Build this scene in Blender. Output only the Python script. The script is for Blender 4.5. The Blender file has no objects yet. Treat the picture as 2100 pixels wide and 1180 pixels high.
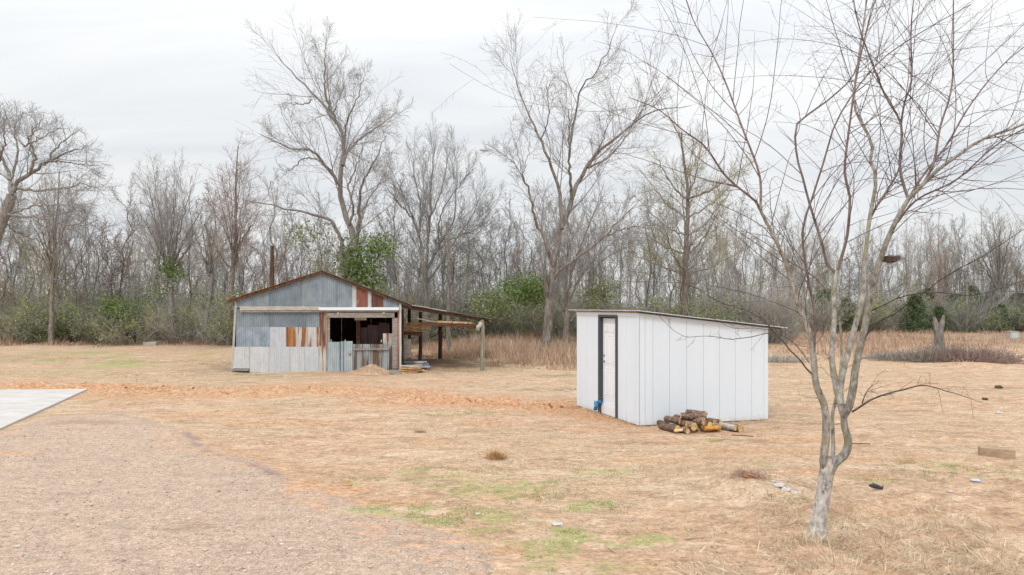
import bpy, math, random
import numpy as np

# ------------------------------------------------------------------ camera, world, sun
scene = bpy.context.scene
COL = scene.collection
CAM_H, HOR, FPX = 2.5, 630.0, 1400.0
cam_data = bpy.data.cameras.new('camera')
cam_data.lens = 24.0; cam_data.sensor_width = 36.0
cam_data.shift_y = 40.0 / 2100.0
cam_data.clip_start = 0.1; cam_data.clip_end = 5000.0
cam = bpy.data.objects.new('camera', cam_data); COL.objects.link(cam)
cam.location = (0, 0, CAM_H); cam.rotation_euler = (math.radians(90), 0, 0)
scene.camera = cam

SUN_EL, SUN_AZ = math.radians(48), math.radians(205)      # azimuth clockwise from +Y
world = bpy.data.worlds.new('World'); scene.world = world; world.use_nodes = True
nt = world.node_tree; nt.nodes.clear()
def wn(t): return nt.nodes.new(t)
out = wn('ShaderNodeOutputWorld'); bg = wn('ShaderNodeBackground'); bg.inputs['Strength'].default_value = 0.1
sky = wn('ShaderNodeTexSky'); sky.sky_type = 'NISHITA'; sky.sun_disc = False
sky.sun_elevation = SUN_EL; sky.sun_rotation = SUN_AZ
tc = wn('ShaderNodeTexCoord'); sep = wn('ShaderNodeSeparateXYZ')
nt.links.new(tc.outputs['Generated'], sep.inputs[0])
def wmath(op, a, b=None, clamp=False):
    n = wn('ShaderNodeMath'); n.operation = op; n.use_clamp = clamp
    for i, v in enumerate((a, b)):
        if v is None: continue
        if isinstance(v, (int, float)): n.inputs[i].default_value = v
        else: nt.links.new(v, n.inputs[i])
    return n.outputs[0]
zc = wmath('MAXIMUM', sep.outputs[2], 0.0)
z2 = wmath('MULTIPLY', zc, zc)
lum = wmath('ADD', wmath('MULTIPLY', z2, 13.5), 7.6)       # overcast sky: brighter towards the zenith
# cloud layer seen from below: direction projected on a plane
zd = wmath('ADD', zc, 0.16)
cx = wmath('DIVIDE', sep.outputs[0], zd); cy = wmath('DIVIDE', sep.outputs[1], zd)
comb = wn('ShaderNodeCombineXYZ'); nt.links.new(cx, comb.inputs[0]); nt.links.new(cy, comb.inputs[1])
mp = wn('ShaderNodeMapping'); mp.inputs['Scale'].default_value = (0.55, 1.5, 1.0); mp.inputs['Rotation'].default_value = (0, 0, -0.25)
nt.links.new(comb.outputs[0], mp.inputs[0])
nz = wn('ShaderNodeTexNoise'); nz.inputs['Scale'].default_value = 1.1; nz.inputs['Detail'].default_value = 7; nz.inputs['Roughness'].default_value = 0.55; nz.inputs['Distortion'].default_value = 0.6
nt.links.new(mp.outputs[0], nz.inputs['Vector'])
rmp = wn('ShaderNodeValToRGB')
rmp.color_ramp.elements[0].position = 0.33; rmp.color_ramp.elements[0].color = (0.83, 0.865, 0.905, 1)
rmp.color_ramp.elements[1].position = 0.62; rmp.color_ramp.elements[1].color = (1.02, 1.03, 1.03, 1)
nt.links.new(nz.outputs['Fac'], rmp.inputs[0])
vm = wn('ShaderNodeVectorMath'); vm.operation = 'SCALE'
nt.links.new(rmp.outputs[0], vm.inputs[0]); nt.links.new(lum, vm.inputs['Scale'])
mx = wn('ShaderNodeMixRGB'); mx.inputs[0].default_value = 0.94
nt.links.new(sky.outputs[0], mx.inputs[1]); nt.links.new(vm.outputs[0], mx.inputs[2])
nt.links.new(mx.outputs[0], bg.inputs['Color']); nt.links.new(bg.outputs[0], out.inputs[0])

sd = bpy.data.lights.new('sun', 'SUN'); sd.energy = 1.3; sd.angle = math.radians(14); sd.color = (1.0, 0.985, 0.965)
sun = bpy.data.objects.new('sun', sd); COL.objects.link(sun)
from mathutils import Vector
sdir = Vector((math.sin(SUN_AZ) * math.cos(SUN_EL), math.cos(SUN_AZ) * math.cos(SUN_EL), math.sin(SUN_EL)))
sun.rotation_euler = sdir.to_track_quat('Z', 'Y').to_euler()
vs = scene.view_settings
vs.view_transform = 'Standard'; vs.look = 'None'; vs.gamma = 1.0; vs.exposure = 0.2; vs.use_curve_mapping = False
scene.cycles.max_bounces = 6; scene.cycles.diffuse_bounces = 3; scene.cycles.glossy_bounces = 2
scene.cycles.transparent_max_bounces = 4

# ------------------------------------------------------------------ helpers
RNG = np.random.default_rng(11)
def W(px, py, d):
    """photo position at distance d -> world point"""
    return np.array([(px - 1050.0) / FPX * d, d, CAM_H - (py - HOR) / FPX * d])
def G(px, py):
    """photo position of a point on the flat ground -> (x, y)"""
    d = FPX * CAM_H / (py - HOR)
    return np.array([(px - 1050.0) / FPX * d, d])

def _hash(ix, iy, seed):
    h = (ix * 374761393 + iy * 668265263 + seed * 1442695041) & 0xffffffff
    h = ((h ^ (h >> 13)) * 1274126177) & 0xffffffff
    h = (h ^ (h >> 16)) & 0xffff
    return h / 65535.0
def vnoise(x, y, seed=0):
    x = np.asarray(x, float); y = np.asarray(y, float)
    ix = np.floor(x).astype(np.int64); iy = np.floor(y).astype(np.int64)
    fx = x - ix; fy = y - iy
    fx = fx * fx * (3 - 2 * fx); fy = fy * fy * (3 - 2 * fy)
    a = _hash(ix, iy, seed); b = _hash(ix + 1, iy, seed); c = _hash(ix, iy + 1, seed); d = _hash(ix + 1, iy + 1, seed)
    return a + (b - a) * fx + (c - a) * fy + (a - b - c + d) * fx * fy
def fbm(x, y, seed=0, octs=4):
    s = 0; a = 0.5; t = 0
    for o in range(octs):
        s = s + a * vnoise(x * 2 ** o + 17.3 * o, y * 2 ** o - 9.1 * o, seed + o * 7); t += a; a *= 0.5
    return s / t
def sstep(a, b, x):
    t = np.clip((np.asarray(x, float) - a) / (b - a), 0, 1)
    return t * t * (3 - 2 * t)
def seg_dist(x, y, pts):
    """distance to a polyline"""
    best = np.full(np.shape(x), 1e9)
    for (ax, ay), (bx, by) in zip(pts[:-1], pts[1:]):
        dx, dy = bx - ax, by - ay
        t = np.clip(((x - ax) * dx + (y - ay) * dy) / (dx * dx + dy * dy + 1e-9), 0, 1)
        best = np.minimum(best, np.hypot(x - ax - t * dx, y - ay - t * dy))
    return best
def in_poly(x, y, poly):
    r = np.zeros(np.shape(x), bool); n = len(poly)
    for i in range(n):
        x0, y0 = poly[i]; x1, y1 = poly[(i + 1) % n]
        c = ((y0 > y) != (y1 > y)) & (x < (x1 - x0) * (y - y0) / ((y1 - y0) if y1 != y0 else 1e-9) + x0)
        r ^= c
    return r
def poly_sd(x, y, poly):
    d = seg_dist(x, y, list(poly) + [poly[0]])
    return np.where(in_poly(x, y, poly), -d, d)      # negative inside

class Geo:
    """collects faces; quads and triangles kept as arrays"""
    def __init__(s): s.V = []; s.F = []; s.n = 0; s.T = []
    def add(s, v, f, tone=None):
        v = np.asarray(v, float).reshape(-1, 3); f = np.asarray(f, np.int64)
        s.V.append(v); s.F.append(f + s.n); s.n += len(v)
        s.T.append(np.full(len(v), 0.5) if tone is None else np.broadcast_to(np.asarray(tone, float), (len(v),)))
        return s
    def hexa(s, c):
        """8 corners: bottom ring 0-3, top ring 4-7"""
        return s.add(c, [[3, 2, 1, 0], [4, 5, 6, 7], [0, 1, 5, 4], [1, 2, 6, 5], [2, 3, 7, 6], [3, 0, 4, 7]])
    def tubes(s, P, R, sides=3, cap=False, tone=None):
        P = np.asarray(P, float); R = np.asarray(R, float)
        if P.ndim == 2: P = P[None]; R = R[None]
        n, K, _ = P.shape
        T = np.gradient(P, axis=1); T /= np.linalg.norm(T, axis=2, keepdims=True) + 1e-9
        ref = np.tile(np.array([0.31, 0.82, 0.12]), (n, 1)); m = T.mean(1)
        alt = np.abs((m * ref).sum(1)) > 0.75 * np.linalg.norm(m, axis=1)
        ref[alt] = (0.9, -0.2, 0.3)
        N = ref[:, None] - (ref[:, None] * T).sum(2, keepdims=True) * T
        N /= np.linalg.norm(N, axis=2, keepdims=True) + 1e-9
        B = np.cross(T, N)
        a = np.arange(sides) * 2 * math.pi / sides
        V = P[:, :, None] + R[:, :, None, None] * (np.cos(a)[:, None] * N[:, :, None] + np.sin(a)[:, None] * B[:, :, None])
        k = np.arange(K - 1)[:, None]; j = np.arange(sides)[None]
        q = np.stack([k * sides + j, k * sides + (j + 1) % sides, (k + 1) * sides + (j + 1) % sides, (k + 1) * sides + j], -1).reshape(-1, 4)
        F = (np.arange(n)[:, None, None] * K * sides + q[None]).reshape(-1, 4)
        tn = None if tone is None else np.repeat(tone, K * sides)
        base = s.n
        s.add(V.reshape(-1, 3), F, tn)
        if cap:
            for i in range(n):
                b = base + i * K * sides
                s.F.append(np.array([[b + x for x in range(sides)][::-1]]))
                s.F.append(np.array([[b + (K - 1) * sides + x for x in range(sides)]]))
        return s

def make_mesh(name, geo, loc=(0, 0, 0), smooth=False, tone=False):
    V = np.concatenate(geo.V) - np.asarray(loc, float)
    me = bpy.data.meshes.new(name)
    me.vertices.add(len(V)); me.vertices.foreach_set('co', V.astype(np.float32).ravel())
    li = np.concatenate([f.ravel() for f in geo.F]); sizes = np.concatenate([np.full(f.shape[0], f.shape[1]) for f in geo.F])
    me.loops.add(len(li)); me.loops.foreach_set('vertex_index', li.astype(np.int32))
    me.polygons.add(len(sizes))
    st = np.concatenate([[0], np.cumsum(sizes)[:-1]])
    me.polygons.foreach_set('loop_start', st.astype(np.int32))
    try: me.polygons.foreach_set('loop_total', sizes.astype(np.int32))
    except Exception: pass
    me.polygons.foreach_set('use_smooth', np.full(len(sizes), bool(smooth)))
    if tone:
        at = me.attributes.new('tone', 'FLOAT', 'POINT'); at.data.foreach_set('value', np.concatenate(geo.T).astype(np.float32))
    me.update(calc_edges=True)
    return me
def root_loc(p):
    l = np.zeros(3)
    while p is not None:
        l += np.array(p.location); p = p.parent
    return l
def obj(name, geo, m, parent=None, smooth=False, tone=False, label=None):
    me = make_mesh(name, geo, root_loc(parent) if parent else (0, 0, 0), smooth, tone)
    me.materials.append(m)
    o = bpy.data.objects.new(name, me); COL.objects.link(o)
    if parent: o.parent = parent
    if label: o['label'] = label
    return o
def tag(o, label=None, cat=None, group=None, kind=None):
    if label: o['label'] = label
    if cat: o['category'] = cat
    if group: o['group'] = group
    if kind: o['kind'] = kind
    return o
def thing(name, loc, label, cat, group=None):
    o = bpy.data.objects.new(name, None); COL.objects.link(o); o.location = [float(v) for v in loc]
    o.empty_display_size = 0.2
    return tag(o, label, cat, group)
def solo(name, geo, m, loc, label, cat, group=None, smooth=False, tone=False):
    """a thing that is one mesh with its origin at loc"""
    me = make_mesh(name, geo, loc, smooth, tone); me.materials.append(m)
    o = bpy.data.objects.new(name, me); COL.objects.link(o); o.location = [float(v) for v in loc]
    return tag(o, label, cat, group)
def dup(root, loc, rz=0.0, sc=1.0, label=None, group=None):
    r = root.copy(); COL.objects.link(r); r.location = [float(v) for v in loc]; r.rotation_euler = (0, 0, rz)
    r.scale = (sc, sc, sc) if not isinstance(sc, tuple) else sc
    if label: r['label'] = label
    if group: r['group'] = group
    for ch in list(root.children):
        c = ch.copy(); COL.objects.link(c); c.parent = r
        for g in ch.children:
            d = g.copy(); COL.objects.link(d); d.parent = c
    return r

# ------------------------------------------------------------------ materials
class Nodes:
    def __init__(s, name, rough=0.85, spec=0.2, metal=0.0):
        s.m = bpy.data.materials.new(name); s.m.use_nodes = True; s.t = s.m.node_tree
        s.b = s.t.nodes['Principled BSDF']; s.b.inputs['Roughness'].default_value = rough
        s.b.inputs['Specular IOR Level'].default_value = spec; s.b.inputs['Metallic'].default_value = metal
        s.tc = s.n('ShaderNodeTexCoord')
    def n(s, t, **k):
        x = s.t.nodes.new(t)
        for a, b in k.items(): setattr(x, a, b)
        return x
    def L(s, a, b): s.t.links.new(a, b)
    def coord(s, scale=(1, 1, 1), rot=(0, 0, 0), off=(0, 0, 0)):
        mp = s.n('ShaderNodeMapping'); mp.inputs['Scale'].default_value = scale; mp.inputs['Rotation'].default_value = rot; mp.inputs['Location'].default_value = off
        s.L(s.tc.outputs['Object'], mp.inputs[0]); return mp.outputs[0]
    def noise(s, sc, detail=4, rough=0.55, stretch=(1, 1, 1), dist=0.0, off=(0, 0, 0)):
        x = s.n('ShaderNodeTexNoise'); x.inputs['Scale'].default_value = sc; x.inputs['Detail'].default_value = detail
        x.inputs['Roughness'].default_value = rough; x.inputs['Distortion'].default_value = dist
        s.L(s.coord(stretch, off=off), x.inputs['Vector']); return x.outputs['Fac']
    def vor(s, sc, stretch=(1, 1, 1), out='Color', feature='F1'):
        x = s.n('ShaderNodeTexVoronoi'); x.inputs['Scale'].default_value = sc; x.feature = feature
        s.L(s.coord(stretch), x.inputs['Vector']); return x.outputs[out]
    def ramp(s, f, stops):
        r = s.n('ShaderNodeValToRGB'); e = r.color_ramp.elements
        while len(e) < len(stops): e.new(0.5)
        for i, (p, c) in enumerate(stops):
            e[i].position = p; e[i].color = (c, c, c, 1) if isinstance(c, (int, float)) else (*c, 1)
        s.L(f, r.inputs[0]); return r.outputs[0]
    def mix(s, f, a, b, mode='MIX'):
        x = s.n('ShaderNodeMixRGB', blend_type=mode)
        for i, v in enumerate((f, a, b)):
            if isinstance(v, (int, float)): x.inputs[i].default_value = v if i == 0 else (v, v, v, 1)
            elif isinstance(v, tuple): x.inputs[i].default_value = (*v, 1)
            else: s.L(v, x.inputs[i])
        return x.outputs[0]
    def math(s, op, a, b=0.0, clamp=False):
        x = s.n('ShaderNodeMath', operation=op, use_clamp=clamp)
        for i, v in enumerate((a, b)):
            if isinstance(v, (int, float)): x.inputs[i].default_value = v
            else: s.L(v, x.inputs[i])
        return x.outputs[0]
    def attr(s, name, out='Fac'):
        x = s.n('ShaderNodeAttribute'); x.attribute_name = name; return x.outputs[out]
    def col(s, c):
        if isinstance(c, tuple): s.b.inputs['Base Color'].default_value = (*c, 1)
        else: s.L(c, s.b.inputs['Base Color'])
        return s
    def bump(s, h, strength=0.5, dist=0.01):
        x = s.n('ShaderNodeBump'); x.inputs['Strength'].default_value = strength; x.inputs['Distance'].default_value = dist
        s.L(h, x.inputs['Height']); s.L(x.outputs[0], s.b.inputs['Normal']); return s
    def rand(s): return s.n('ShaderNodeObjectInfo').outputs['Random']

def bark_mat(name, dark, mid, light, lichen=None, sc=1.0, lich=0.58, stretch=0.22):
    k = Nodes(name, 0.92, 0.1)
    c = k.ramp(k.noise(14 * sc, 5, 0.65, (1, 1, stretch)), [(0.3, dark), (0.5, mid), (0.72, light)])
    if lichen: c = k.mix(k.ramp(k.noise(5 * sc, 4, 0.6), [(lich, 0.0), (lich + 0.1, 0.85)]), c, lichen)
    v = k.mix(k.rand(), 0.82, 1.15); c = k.mix(1.0, c, v, 'MULTIPLY')
    k.col(c); k.bump(k.noise(30 * sc, 4, 0.6, (1, 1, stretch)), 0.6, 0.012); return k.m
def twig_mat(name, a, b):
    k = Nodes(name, 0.9, 0.1)
    c = k.mix(k.ramp(k.noise(0.9, 3), [(0.35, 0.0), (0.65, 1.0)]), a, b)
    v = k.mix(k.rand(), 0.85, 1.15); k.col(k.mix(1.0, c, v, 'MULTIPLY')); return k.m
def leaf_mat(name, cs, rough=0.6):
    k = Nodes(name, rough, 0.25)
    c = k.ramp(k.attr('tone'), [(i / (len(cs) - 1), c) for i, c in enumerate(cs)])
    c = k.mix(k.ramp(k.noise(1.1, 2), [(0.35, 0.0), (0.7, 0.4)]), c, cs[0])
    k.col(c)
    tr = k.n('ShaderNodeBsdfTranslucent'); k.L(c, tr.inputs[0])
    ms = k.n('ShaderNodeMixShader'); ms.inputs[0].default_value = 0.3
    k.L(k.b.outputs[0], ms.inputs[1]); k.L(tr.outputs[0], ms.inputs[2])
    k.L(ms.outputs[0], k.t.nodes['Material Output'].inputs[0]); return k.m
def wood_mat(name, a, b, c3=None, sc=1.0, stretch=(1, 1, 0.12), bump=0.4):
    k = Nodes(name, 0.85, 0.15)
    n = k.noise(16 * sc, 5, 0.6, stretch, 0.4)
    st = [(0.32, a), (0.62, b)] + ([(0.8, c3)] if c3 else [])
    c = k.ramp(n, st); c = k.mix(0.35, c, k.mix(k.noise(2.2, 3), 0.55, 1.25), 'MULTIPLY')
    k.col(c).bump(n, bump, 0.006); return k.m
def metal_mat(name, a, b, rust=None, streak=None, blot=None, rough=0.55, seed=0.0, pale=None, colour2=(0.13, 0.05, 0.025)):
    """galvanised sheet: a/b galvanising tones, streak = (lo, hi) threshold of vertical rust, blot = (lo, hi) of blotchy rust"""
    k = Nodes(name, rough, 0.4, 0.15)
    off = (seed * 3.1, seed * 1.7, seed)
    c = k.mix(k.ramp(k.noise(3.2, 5, 0.65, (1, 1, 0.6), off=off), [(0.35, 0.0), (0.65, 1.0)]), a, b)
    sp = k.noise(26, 3, 0.6, (1, 1, 0.5), off=off); c = k.mix(0.35, c, k.ramp(sp, [(0.3, 0.72), (0.7, 1.25)]), 'MULTIPLY')
    dr = k.noise(9, 3, 0.6, (1, 1, 0.05), off=off); c = k.mix(0.35, c, k.ramp(dr, [(0.35, 0.82), (0.62, 1.1)]), 'MULTIPLY')
    if pale: c = k.mix(k.ramp(k.noise(7, 4, 0.6, (1, 1, 0.06), off=(seed + 3, 2, 1)), [(0.5, 0.0), (0.6, 0.8)]), c, pale)
    rc = k.mix(k.noise(8, 4, 0.7, (1, 1, 0.3), off=off), colour2, rust or (0.42, 0.15, 0.045))
    if streak: c = k.mix(k.ramp(k.noise(6.5, 4, 0.55, (1, 1, 0.07), off=(seed, seed + 2, 0)), [(streak[0], 0.0), (streak[1], 1.0)]), c, rc)
    if blot: c = k.mix(k.ramp(k.noise(3.5, 6, 0.7, off=(seed, 4, seed)), [(blot[0], 0.0), (blot[1], 1.0)]), c, rc)
    k.col(c); return k.m
def plain(name, c, rough=0.6, var=0.15, sc=4, spec=0.3, bump=0.0):
    k = Nodes(name, rough, spec)
    n = k.noise(sc, 4, 0.6); k.col(k.mix(1.0, c, k.ramp(n, [(0.25, 1 - var), (0.75, 1 + var)]), 'MULTIPLY'))
    if bump: k.bump(k.noise(sc * 6, 4), bump, 0.005)
    return k.m
def blade_mat(name, cs, patch=None):
    k = Nodes(name, 0.8, 0.15)
    c = k.ramp(k.attr('tone'), [(i / (len(cs) - 1), c) for i, c in enumerate(cs)])
    if patch: c = k.mix(k.ramp(k.noise(0.35, 3), [(0.42, 0.0), (0.62, 0.75)]), c, patch)
    k.col(c); return k.m

M = {}
M['bark_grey'] = bark_mat('bark_grey', (.11, .095, .083), (.25, .225, .20), (.38, .36, .33), (.31, .31, .23))
M['bark_brown'] = bark_mat('bark_brown', (.09, .075, .062), (.22, .19, .16), (.33, .30, .26))
M['bark_olive'] = bark_mat('bark_olive', (.07, .06, .045), (.17, .155, .12), (.28, .26, .21), (.22, .23, .11))
M['bark_pale'] = bark_mat('bark_pale', (.15, .125, .11), (.50, .47, .43), (.68, .64, .60), (.33, .33, .22), sc=1.5, lich=0.57, stretch=.6)
M['bark_limb'] = bark_mat('bark_limb', (.11, .09, .07), (.30, .28, .245), (.50, .48, .45), (.28, .27, .14), sc=1.6, lich=0.54, stretch=.5)
M['bark_shoot'] = bark_mat('bark_shoot', (.09, .065, .06), (.20, .155, .14), (.30, .245, .22), sc=1.5)
M['bark_low'] = bark_mat('bark_low', (.04, .03, .028), (.09, .07, .06), (.16, .13, .115), sc=1.5)
M['bark_dead'] = bark_mat('bark_dead', (.08, .062, .05), (.20, .175, .15), (.34, .31, .28), (.32, .19, .10), sc=0.6, lich=0.66)
M['twig_grey'] = twig_mat('twig_grey', (.23, .22, .22), (.30, .29, .285))
M['twig_brown'] = twig_mat('twig_brown', (.30, .285, .26), (.38, .36, .33))
M['twig_red'] = twig_mat('twig_red', (.26, .17, .15), (.30, .235, .21))
M['twig_olive'] = twig_mat('twig_olive', (.24, .22, .13), (.30, .28, .17))
M['twig_shoot'] = twig_mat('twig_shoot', (.12, .08, .08), (.19, .14, .135))
M['twig_pale'] = twig_mat('twig_pale', (.35, .325, .285), (.43, .40, .35))
M['leaf_bright'] = leaf_mat('leaf_bright', [(.08, .12, .035), (.17, .25, .075), (.31, .40, .14)])
M['leaf_mid'] = leaf_mat('leaf_mid', [(.14, .16, .08), (.26, .30, .14), (.42, .46, .23)])
M['leaf_dark'] = leaf_mat('leaf_dark', [(.06, .09, .045), (.12, .175, .075), (.22, .29, .13)])
M['leaf_olive'] = leaf_mat('leaf_olive', [(.19, .19, .10), (.33, .34, .16), (.48, .49, .25)])
M['leaf_brown'] = leaf_mat('leaf_brown', [(.16, .115, .075), (.28, .21, .145), (.40, .32, .24)])

# ------------------------------------------------------------------ branch growth
def smooth_path(pts, K):
    pts = np.asarray(pts, float)
    if len(pts) > 2:
        p = np.vstack([2 * pts[0] - pts[1], pts, 2 * pts[-1] - pts[-2]]); o = []
        for i in range(1, len(p) - 2):
            for t in np.linspace(0, 1, 8, endpoint=False):
                a, b, c, d = p[i - 1], p[i], p[i + 1], p[i + 2]
                o.append(0.5 * ((2 * b) + (-a + c) * t + (2 * a - 5 * b + 4 * c - d) * t * t + (-a + 3 * b - 3 * c + d) * t ** 3))
        o.append(pts[-1]); pts = np.array(o)
    s = np.concatenate([[0], np.cumsum(np.linalg.norm(np.diff(pts, axis=0), axis=1))])
    u = np.linspace(0, s[-1], K)
    return np.stack([np.interp(u, s, pts[:, i]) for i in range(3)], 1)
def limb(px, d0, d1, r0, r1, K=16, wig=0.0, power=1.0, rng=RNG):
    n = len(px); P = [W(a, b, d0 + (d1 - d0) * i / (n - 1)) for i, (a, b) in enumerate(px)]
    P = smooth_path(P, K)
    if wig: P[1:-1] += rng.normal(0, wig, (K - 2, 3))
    t = np.linspace(0, 1, K) ** power
    return P, r0 + (r1 - r0) * t
def grow(P, R, n, rng, t=(0.15, 1.0), ang=(25, 55), ratio=(0.3, 0.6), K=5, rr=0.6, tip=0.004, trop=0.06, wig=0.12, absolute=None, rmax=None, curl=0.0, dens=None):
    """n side shoots on every branch of P"""
    m, KP, _ = P.shape
    plen = np.linalg.norm(np.diff(P, axis=1), axis=2).sum(1)
    idx = np.repeat(np.arange(m), n); N = len(idx)
    tt = t[0] + (t[1] - t[0]) * ((np.tile(np.arange(n), m) + rng.random(N)) / n)
    if dens:
        kp_ = rng.random(N) < np.clip(plen[idx] / dens, 0, 1); idx = idx[kp_]; tt = tt[kp_]; N = len(idx)
    f = np.clip(tt, 0, 0.999) * (KP - 1); k = f.astype(int); w = (f - k)[:, None]
    S = P[idx, k] * (1 - w) + P[idx, k + 1] * w
    T = P[idx, k + 1] - P[idx, k]; T /= np.linalg.norm(T, axis=1, keepdims=True) + 1e-9
    r = R[idx, k] * (1 - w[:, 0]) + R[idx, k + 1] * w[:, 0]
    a = np.radians(rng.uniform(ang[0], ang[1], N))[:, None]
    q = rng.normal(size=(N, 3)); q -= (q * T).sum(1, keepdims=True) * T; q /= np.linalg.norm(q, axis=1, keepdims=True) + 1e-9
    D = np.cos(a) * T + np.sin(a) * q
    if absolute: Ln = rng.uniform(absolute[0], absolute[1], N)
    else: Ln = plen[idx] * rng.uniform(ratio[0], ratio[1], N) * (1.15 - 0.65 * tt)
    st = (Ln / (K - 1))[:, None]
    O = np.zeros((N, K, 3)); O[:, 0] = S; cv = rng.normal(0, 1, (N, 3)) * curl
    for i in range(1, K):
        D = D + rng.normal(0, wig, (N, 3)) + cv + np.array([0, 0, trop]); D /= np.linalg.norm(D, axis=1, keepdims=True)
        O[:, i] = O[:, i - 1] + D * st
    r0 = r * rr
    if rmax: r0 = np.minimum(r0, rmax)
    r0 = np.maximum(r0, tip)
    RR = r0[:, None] + (tip - r0[:, None]) * np.linspace(0, 1, K)[None] ** 0.8
    return O, RR
def pack(limbs, K=16):
    P = np.stack([smooth_path(p, K) for p, r in limbs]); R = np.stack([np.interp(np.linspace(0, 1, K), np.linspace(0, 1, len(r)), r) for p, r in limbs])
    return P, R

def crown_geo(limbs, levels, rng, sides=(4, 3, 3)):
    g = Geo(); P, R = pack(limbs)
    for i, lv in enumerate(levels):
        P, R = grow(P, R, rng=rng, **lv)
        keep = P[:, :, 2].min(1) > 0.3
        P, R = P[keep], R[keep]
        g.tubes(P, R, sides[min(i, len(sides) - 1)])
    return g, P
# ------------------------------------------------------------------ ground
SHED_N, SHED_L, SHED_R = G(1310, 875), G(1183, 833), G(1575, 862)
gravel_poly = [G(-700, 905), G(0, 890), G(120, 856), G(230, 848), G(340, 872), G(375, 893), G(402, 922), G(470, 938), G(560, 965), G(650, 1008), G(740, 1042), G(830, 1082), G(945, 1112), G(1010, 1150), G(1080, 1230),
               (1.2, 4.0), (1.8, -6.0), (-16, -6.0)]
clay_line = [G(-100, 792), G(60, 793), G(200, 797), G(330, 803), G(500, 806), G(640, 803), G(800, 806), G(860, 818), G(980, 826), G(1110, 833), G(1200, 842), G(1290, 872)]
green_spots = [(1110, 1098, .9, .35), (1230, 1035, .6, .25), (1290, 1105, .5, .2), (930, 965, .9, .35), (1010, 1000, 1.3, .5), (870, 1045, 1.2, .3), (1080, 1010, .8, .3), (1240, 960, .6, .25), (960, 1065, .9, .25),
               (1140, 1135, .5, .25), (1180, 985, .6, .2), (790, 985, .8, .25), (1180, 1165, .7, .2), (1720, 1062, .35, .12), (1650, 1040, .3, .1), (1980, 975, 1.1, .3), (1900, 955, .9, .25), (1800, 990, .5, .15), (2060, 960, .7, .2), (1560, 955, .6, .2),
               (60, 742, 5., 1.2), (150, 735, 3.5, 1.0), (330, 742, 3., .8), (20, 765, 3., 1.), (430, 748, 1.2, .6), (500, 770, 1.2, .4), (250, 772, 3, .7), (940, 850, 1., .4), (1160, 770, 1.2, .6), (985, 760, 2., .5), (1460, 905, .6, .12)]
dark_spots = [(765, 768, .5, .5), (745, 765, .4, .3), (1090, 800, 1.6, .35), (1140, 770, 1.4, .3), (440, 762, 1.6, .8), (1310, 905, .9, .15), (1520, 905, 1.0, .2), (1190, 836, .8, .25), (1850, 840, .9, .2), (1560, 750, 2., .4), (900, 748, 2.4, 1.6), (1960, 890, .8, .15), (1870, 850, .4, .1),
              (180, 870, 1.2, .3), (860, 1120, .3, .1), (380, 1085, .4, .15), (2010, 800, 1.4, .5), (1680, 870, .6, .12)]
clay_spots = [(1010, 1125, .42, .17), (455, 935, .35, .17), (900, 905, .7, .2), (1260, 850, .8, .3), (1200, 880, .8, .3), (30, 935, .9, .2), (60, 790, 2., .5), (450, 850, 1.6, .5), (560, 870, 1.6, .4), (1420, 940, 1.6, .22), (1560, 925, 1.4, .3), (1640, 905, 1.2, .3),
              (660, 1000, .9, .3), (800, 1030, .6, .2), (1790, 945, 1.1, .3), (520, 768, .9, .2), (690, 768, 2, .25), (1000, 870, .9, .25), (1700, 975, .9, .25)]
def spots(x, y, lst, seed):
    m = np.zeros(np.shape(x))
    dx = (fbm(x * 1.3, y * 1.3, seed) - .5) * .9; dy = (fbm(x * 1.3 + 40, y * 1.3, seed + 3) - .5) * .6
    for px, py, rx, ry in lst:
        cx_, cy_ = G(px, py)
        d = ((x + dx * rx - cx_) / rx) ** 2 + ((y + dy * ry * 2 - cy_) / (ry * 1.3)) ** 2
        m = np.maximum(m, sstep(1.5, 0.3, d))
    return m
def H(x, y):
    x = np.asarray(x, float); y = np.asarray(y, float)
    h = (fbm(x * .23, y * .23, 3, 3) - .5) * .16 * sstep(5, 12, np.hypot(x, y)) + (fbm(x * 1.7, y * 1.7, 9, 3) - .5) * .035
    gr = sstep(.35, -.35, poly_sd(x, y, gravel_poly))
    h = h * (1 - gr * .85) + gr * .03
    cl = sstep(1.8, .1, seg_dist(x, y, clay_line) + (fbm(x * .6, y * .8, 5) - .5) * 1.2)
    h = h + cl * ((fbm(x * 3.2, y * 3, 21, 4) - .42) * .34)
    th = sstep(1.2, 3.5, x + (y - 6) * -.1) * sstep(12.5, 8.5, y)
    h = h + th * (fbm(x * 2.2, y * 2.2, 31, 4) - .45) * .22
    # dirt heap at the barn doorway and dip by the lean-to
    bx, by = W(762, 766, 26.0)[:2]
    h = h + .32 * np.exp(-(((x - bx) / .62) ** 2 + ((y - by) / .45) ** 2) ** 1.2) * (.8 + .4 * fbm(x * 4, y * 4, 8))
    for (px, py, s_, a) in ((1517, 990, .5, .09), (1535, 1005, .35, .08), (2000, 752, 1.4, .15), (470, 758, .9, .25), (905, 745, 1.6, .18)):
        qx, qy = G(px, py); h = h + a * np.exp(-(((x - qx) / s_) ** 2 + ((y - qy) / s_) ** 2))
    # flat under the white shed and under the slab
    sx, sy = (SHED_L + SHED_R) / 2
    fl = sstep(3.6, 2.2, np.hypot(x - sx, y - sy)); h = h * (1 - fl) - .0 * fl
    fs = sstep(.5, -.2, poly_sd(x, y, slab_poly)); h = h * (1 - fs) - .03 * fs
    return h
_s0, _s1 = G(180, 799), G(0, 881)
_dir = (_s1 - _s0) / np.linalg.norm(_s1 - _s0)
_s2 = _s0 + _dir * 13.0
slab_poly = [tuple(_s0), tuple(_s2), tuple(_s2 + np.array([-14, -1.2])), tuple(_s0 + np.array([-14, -1.2]))]

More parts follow.
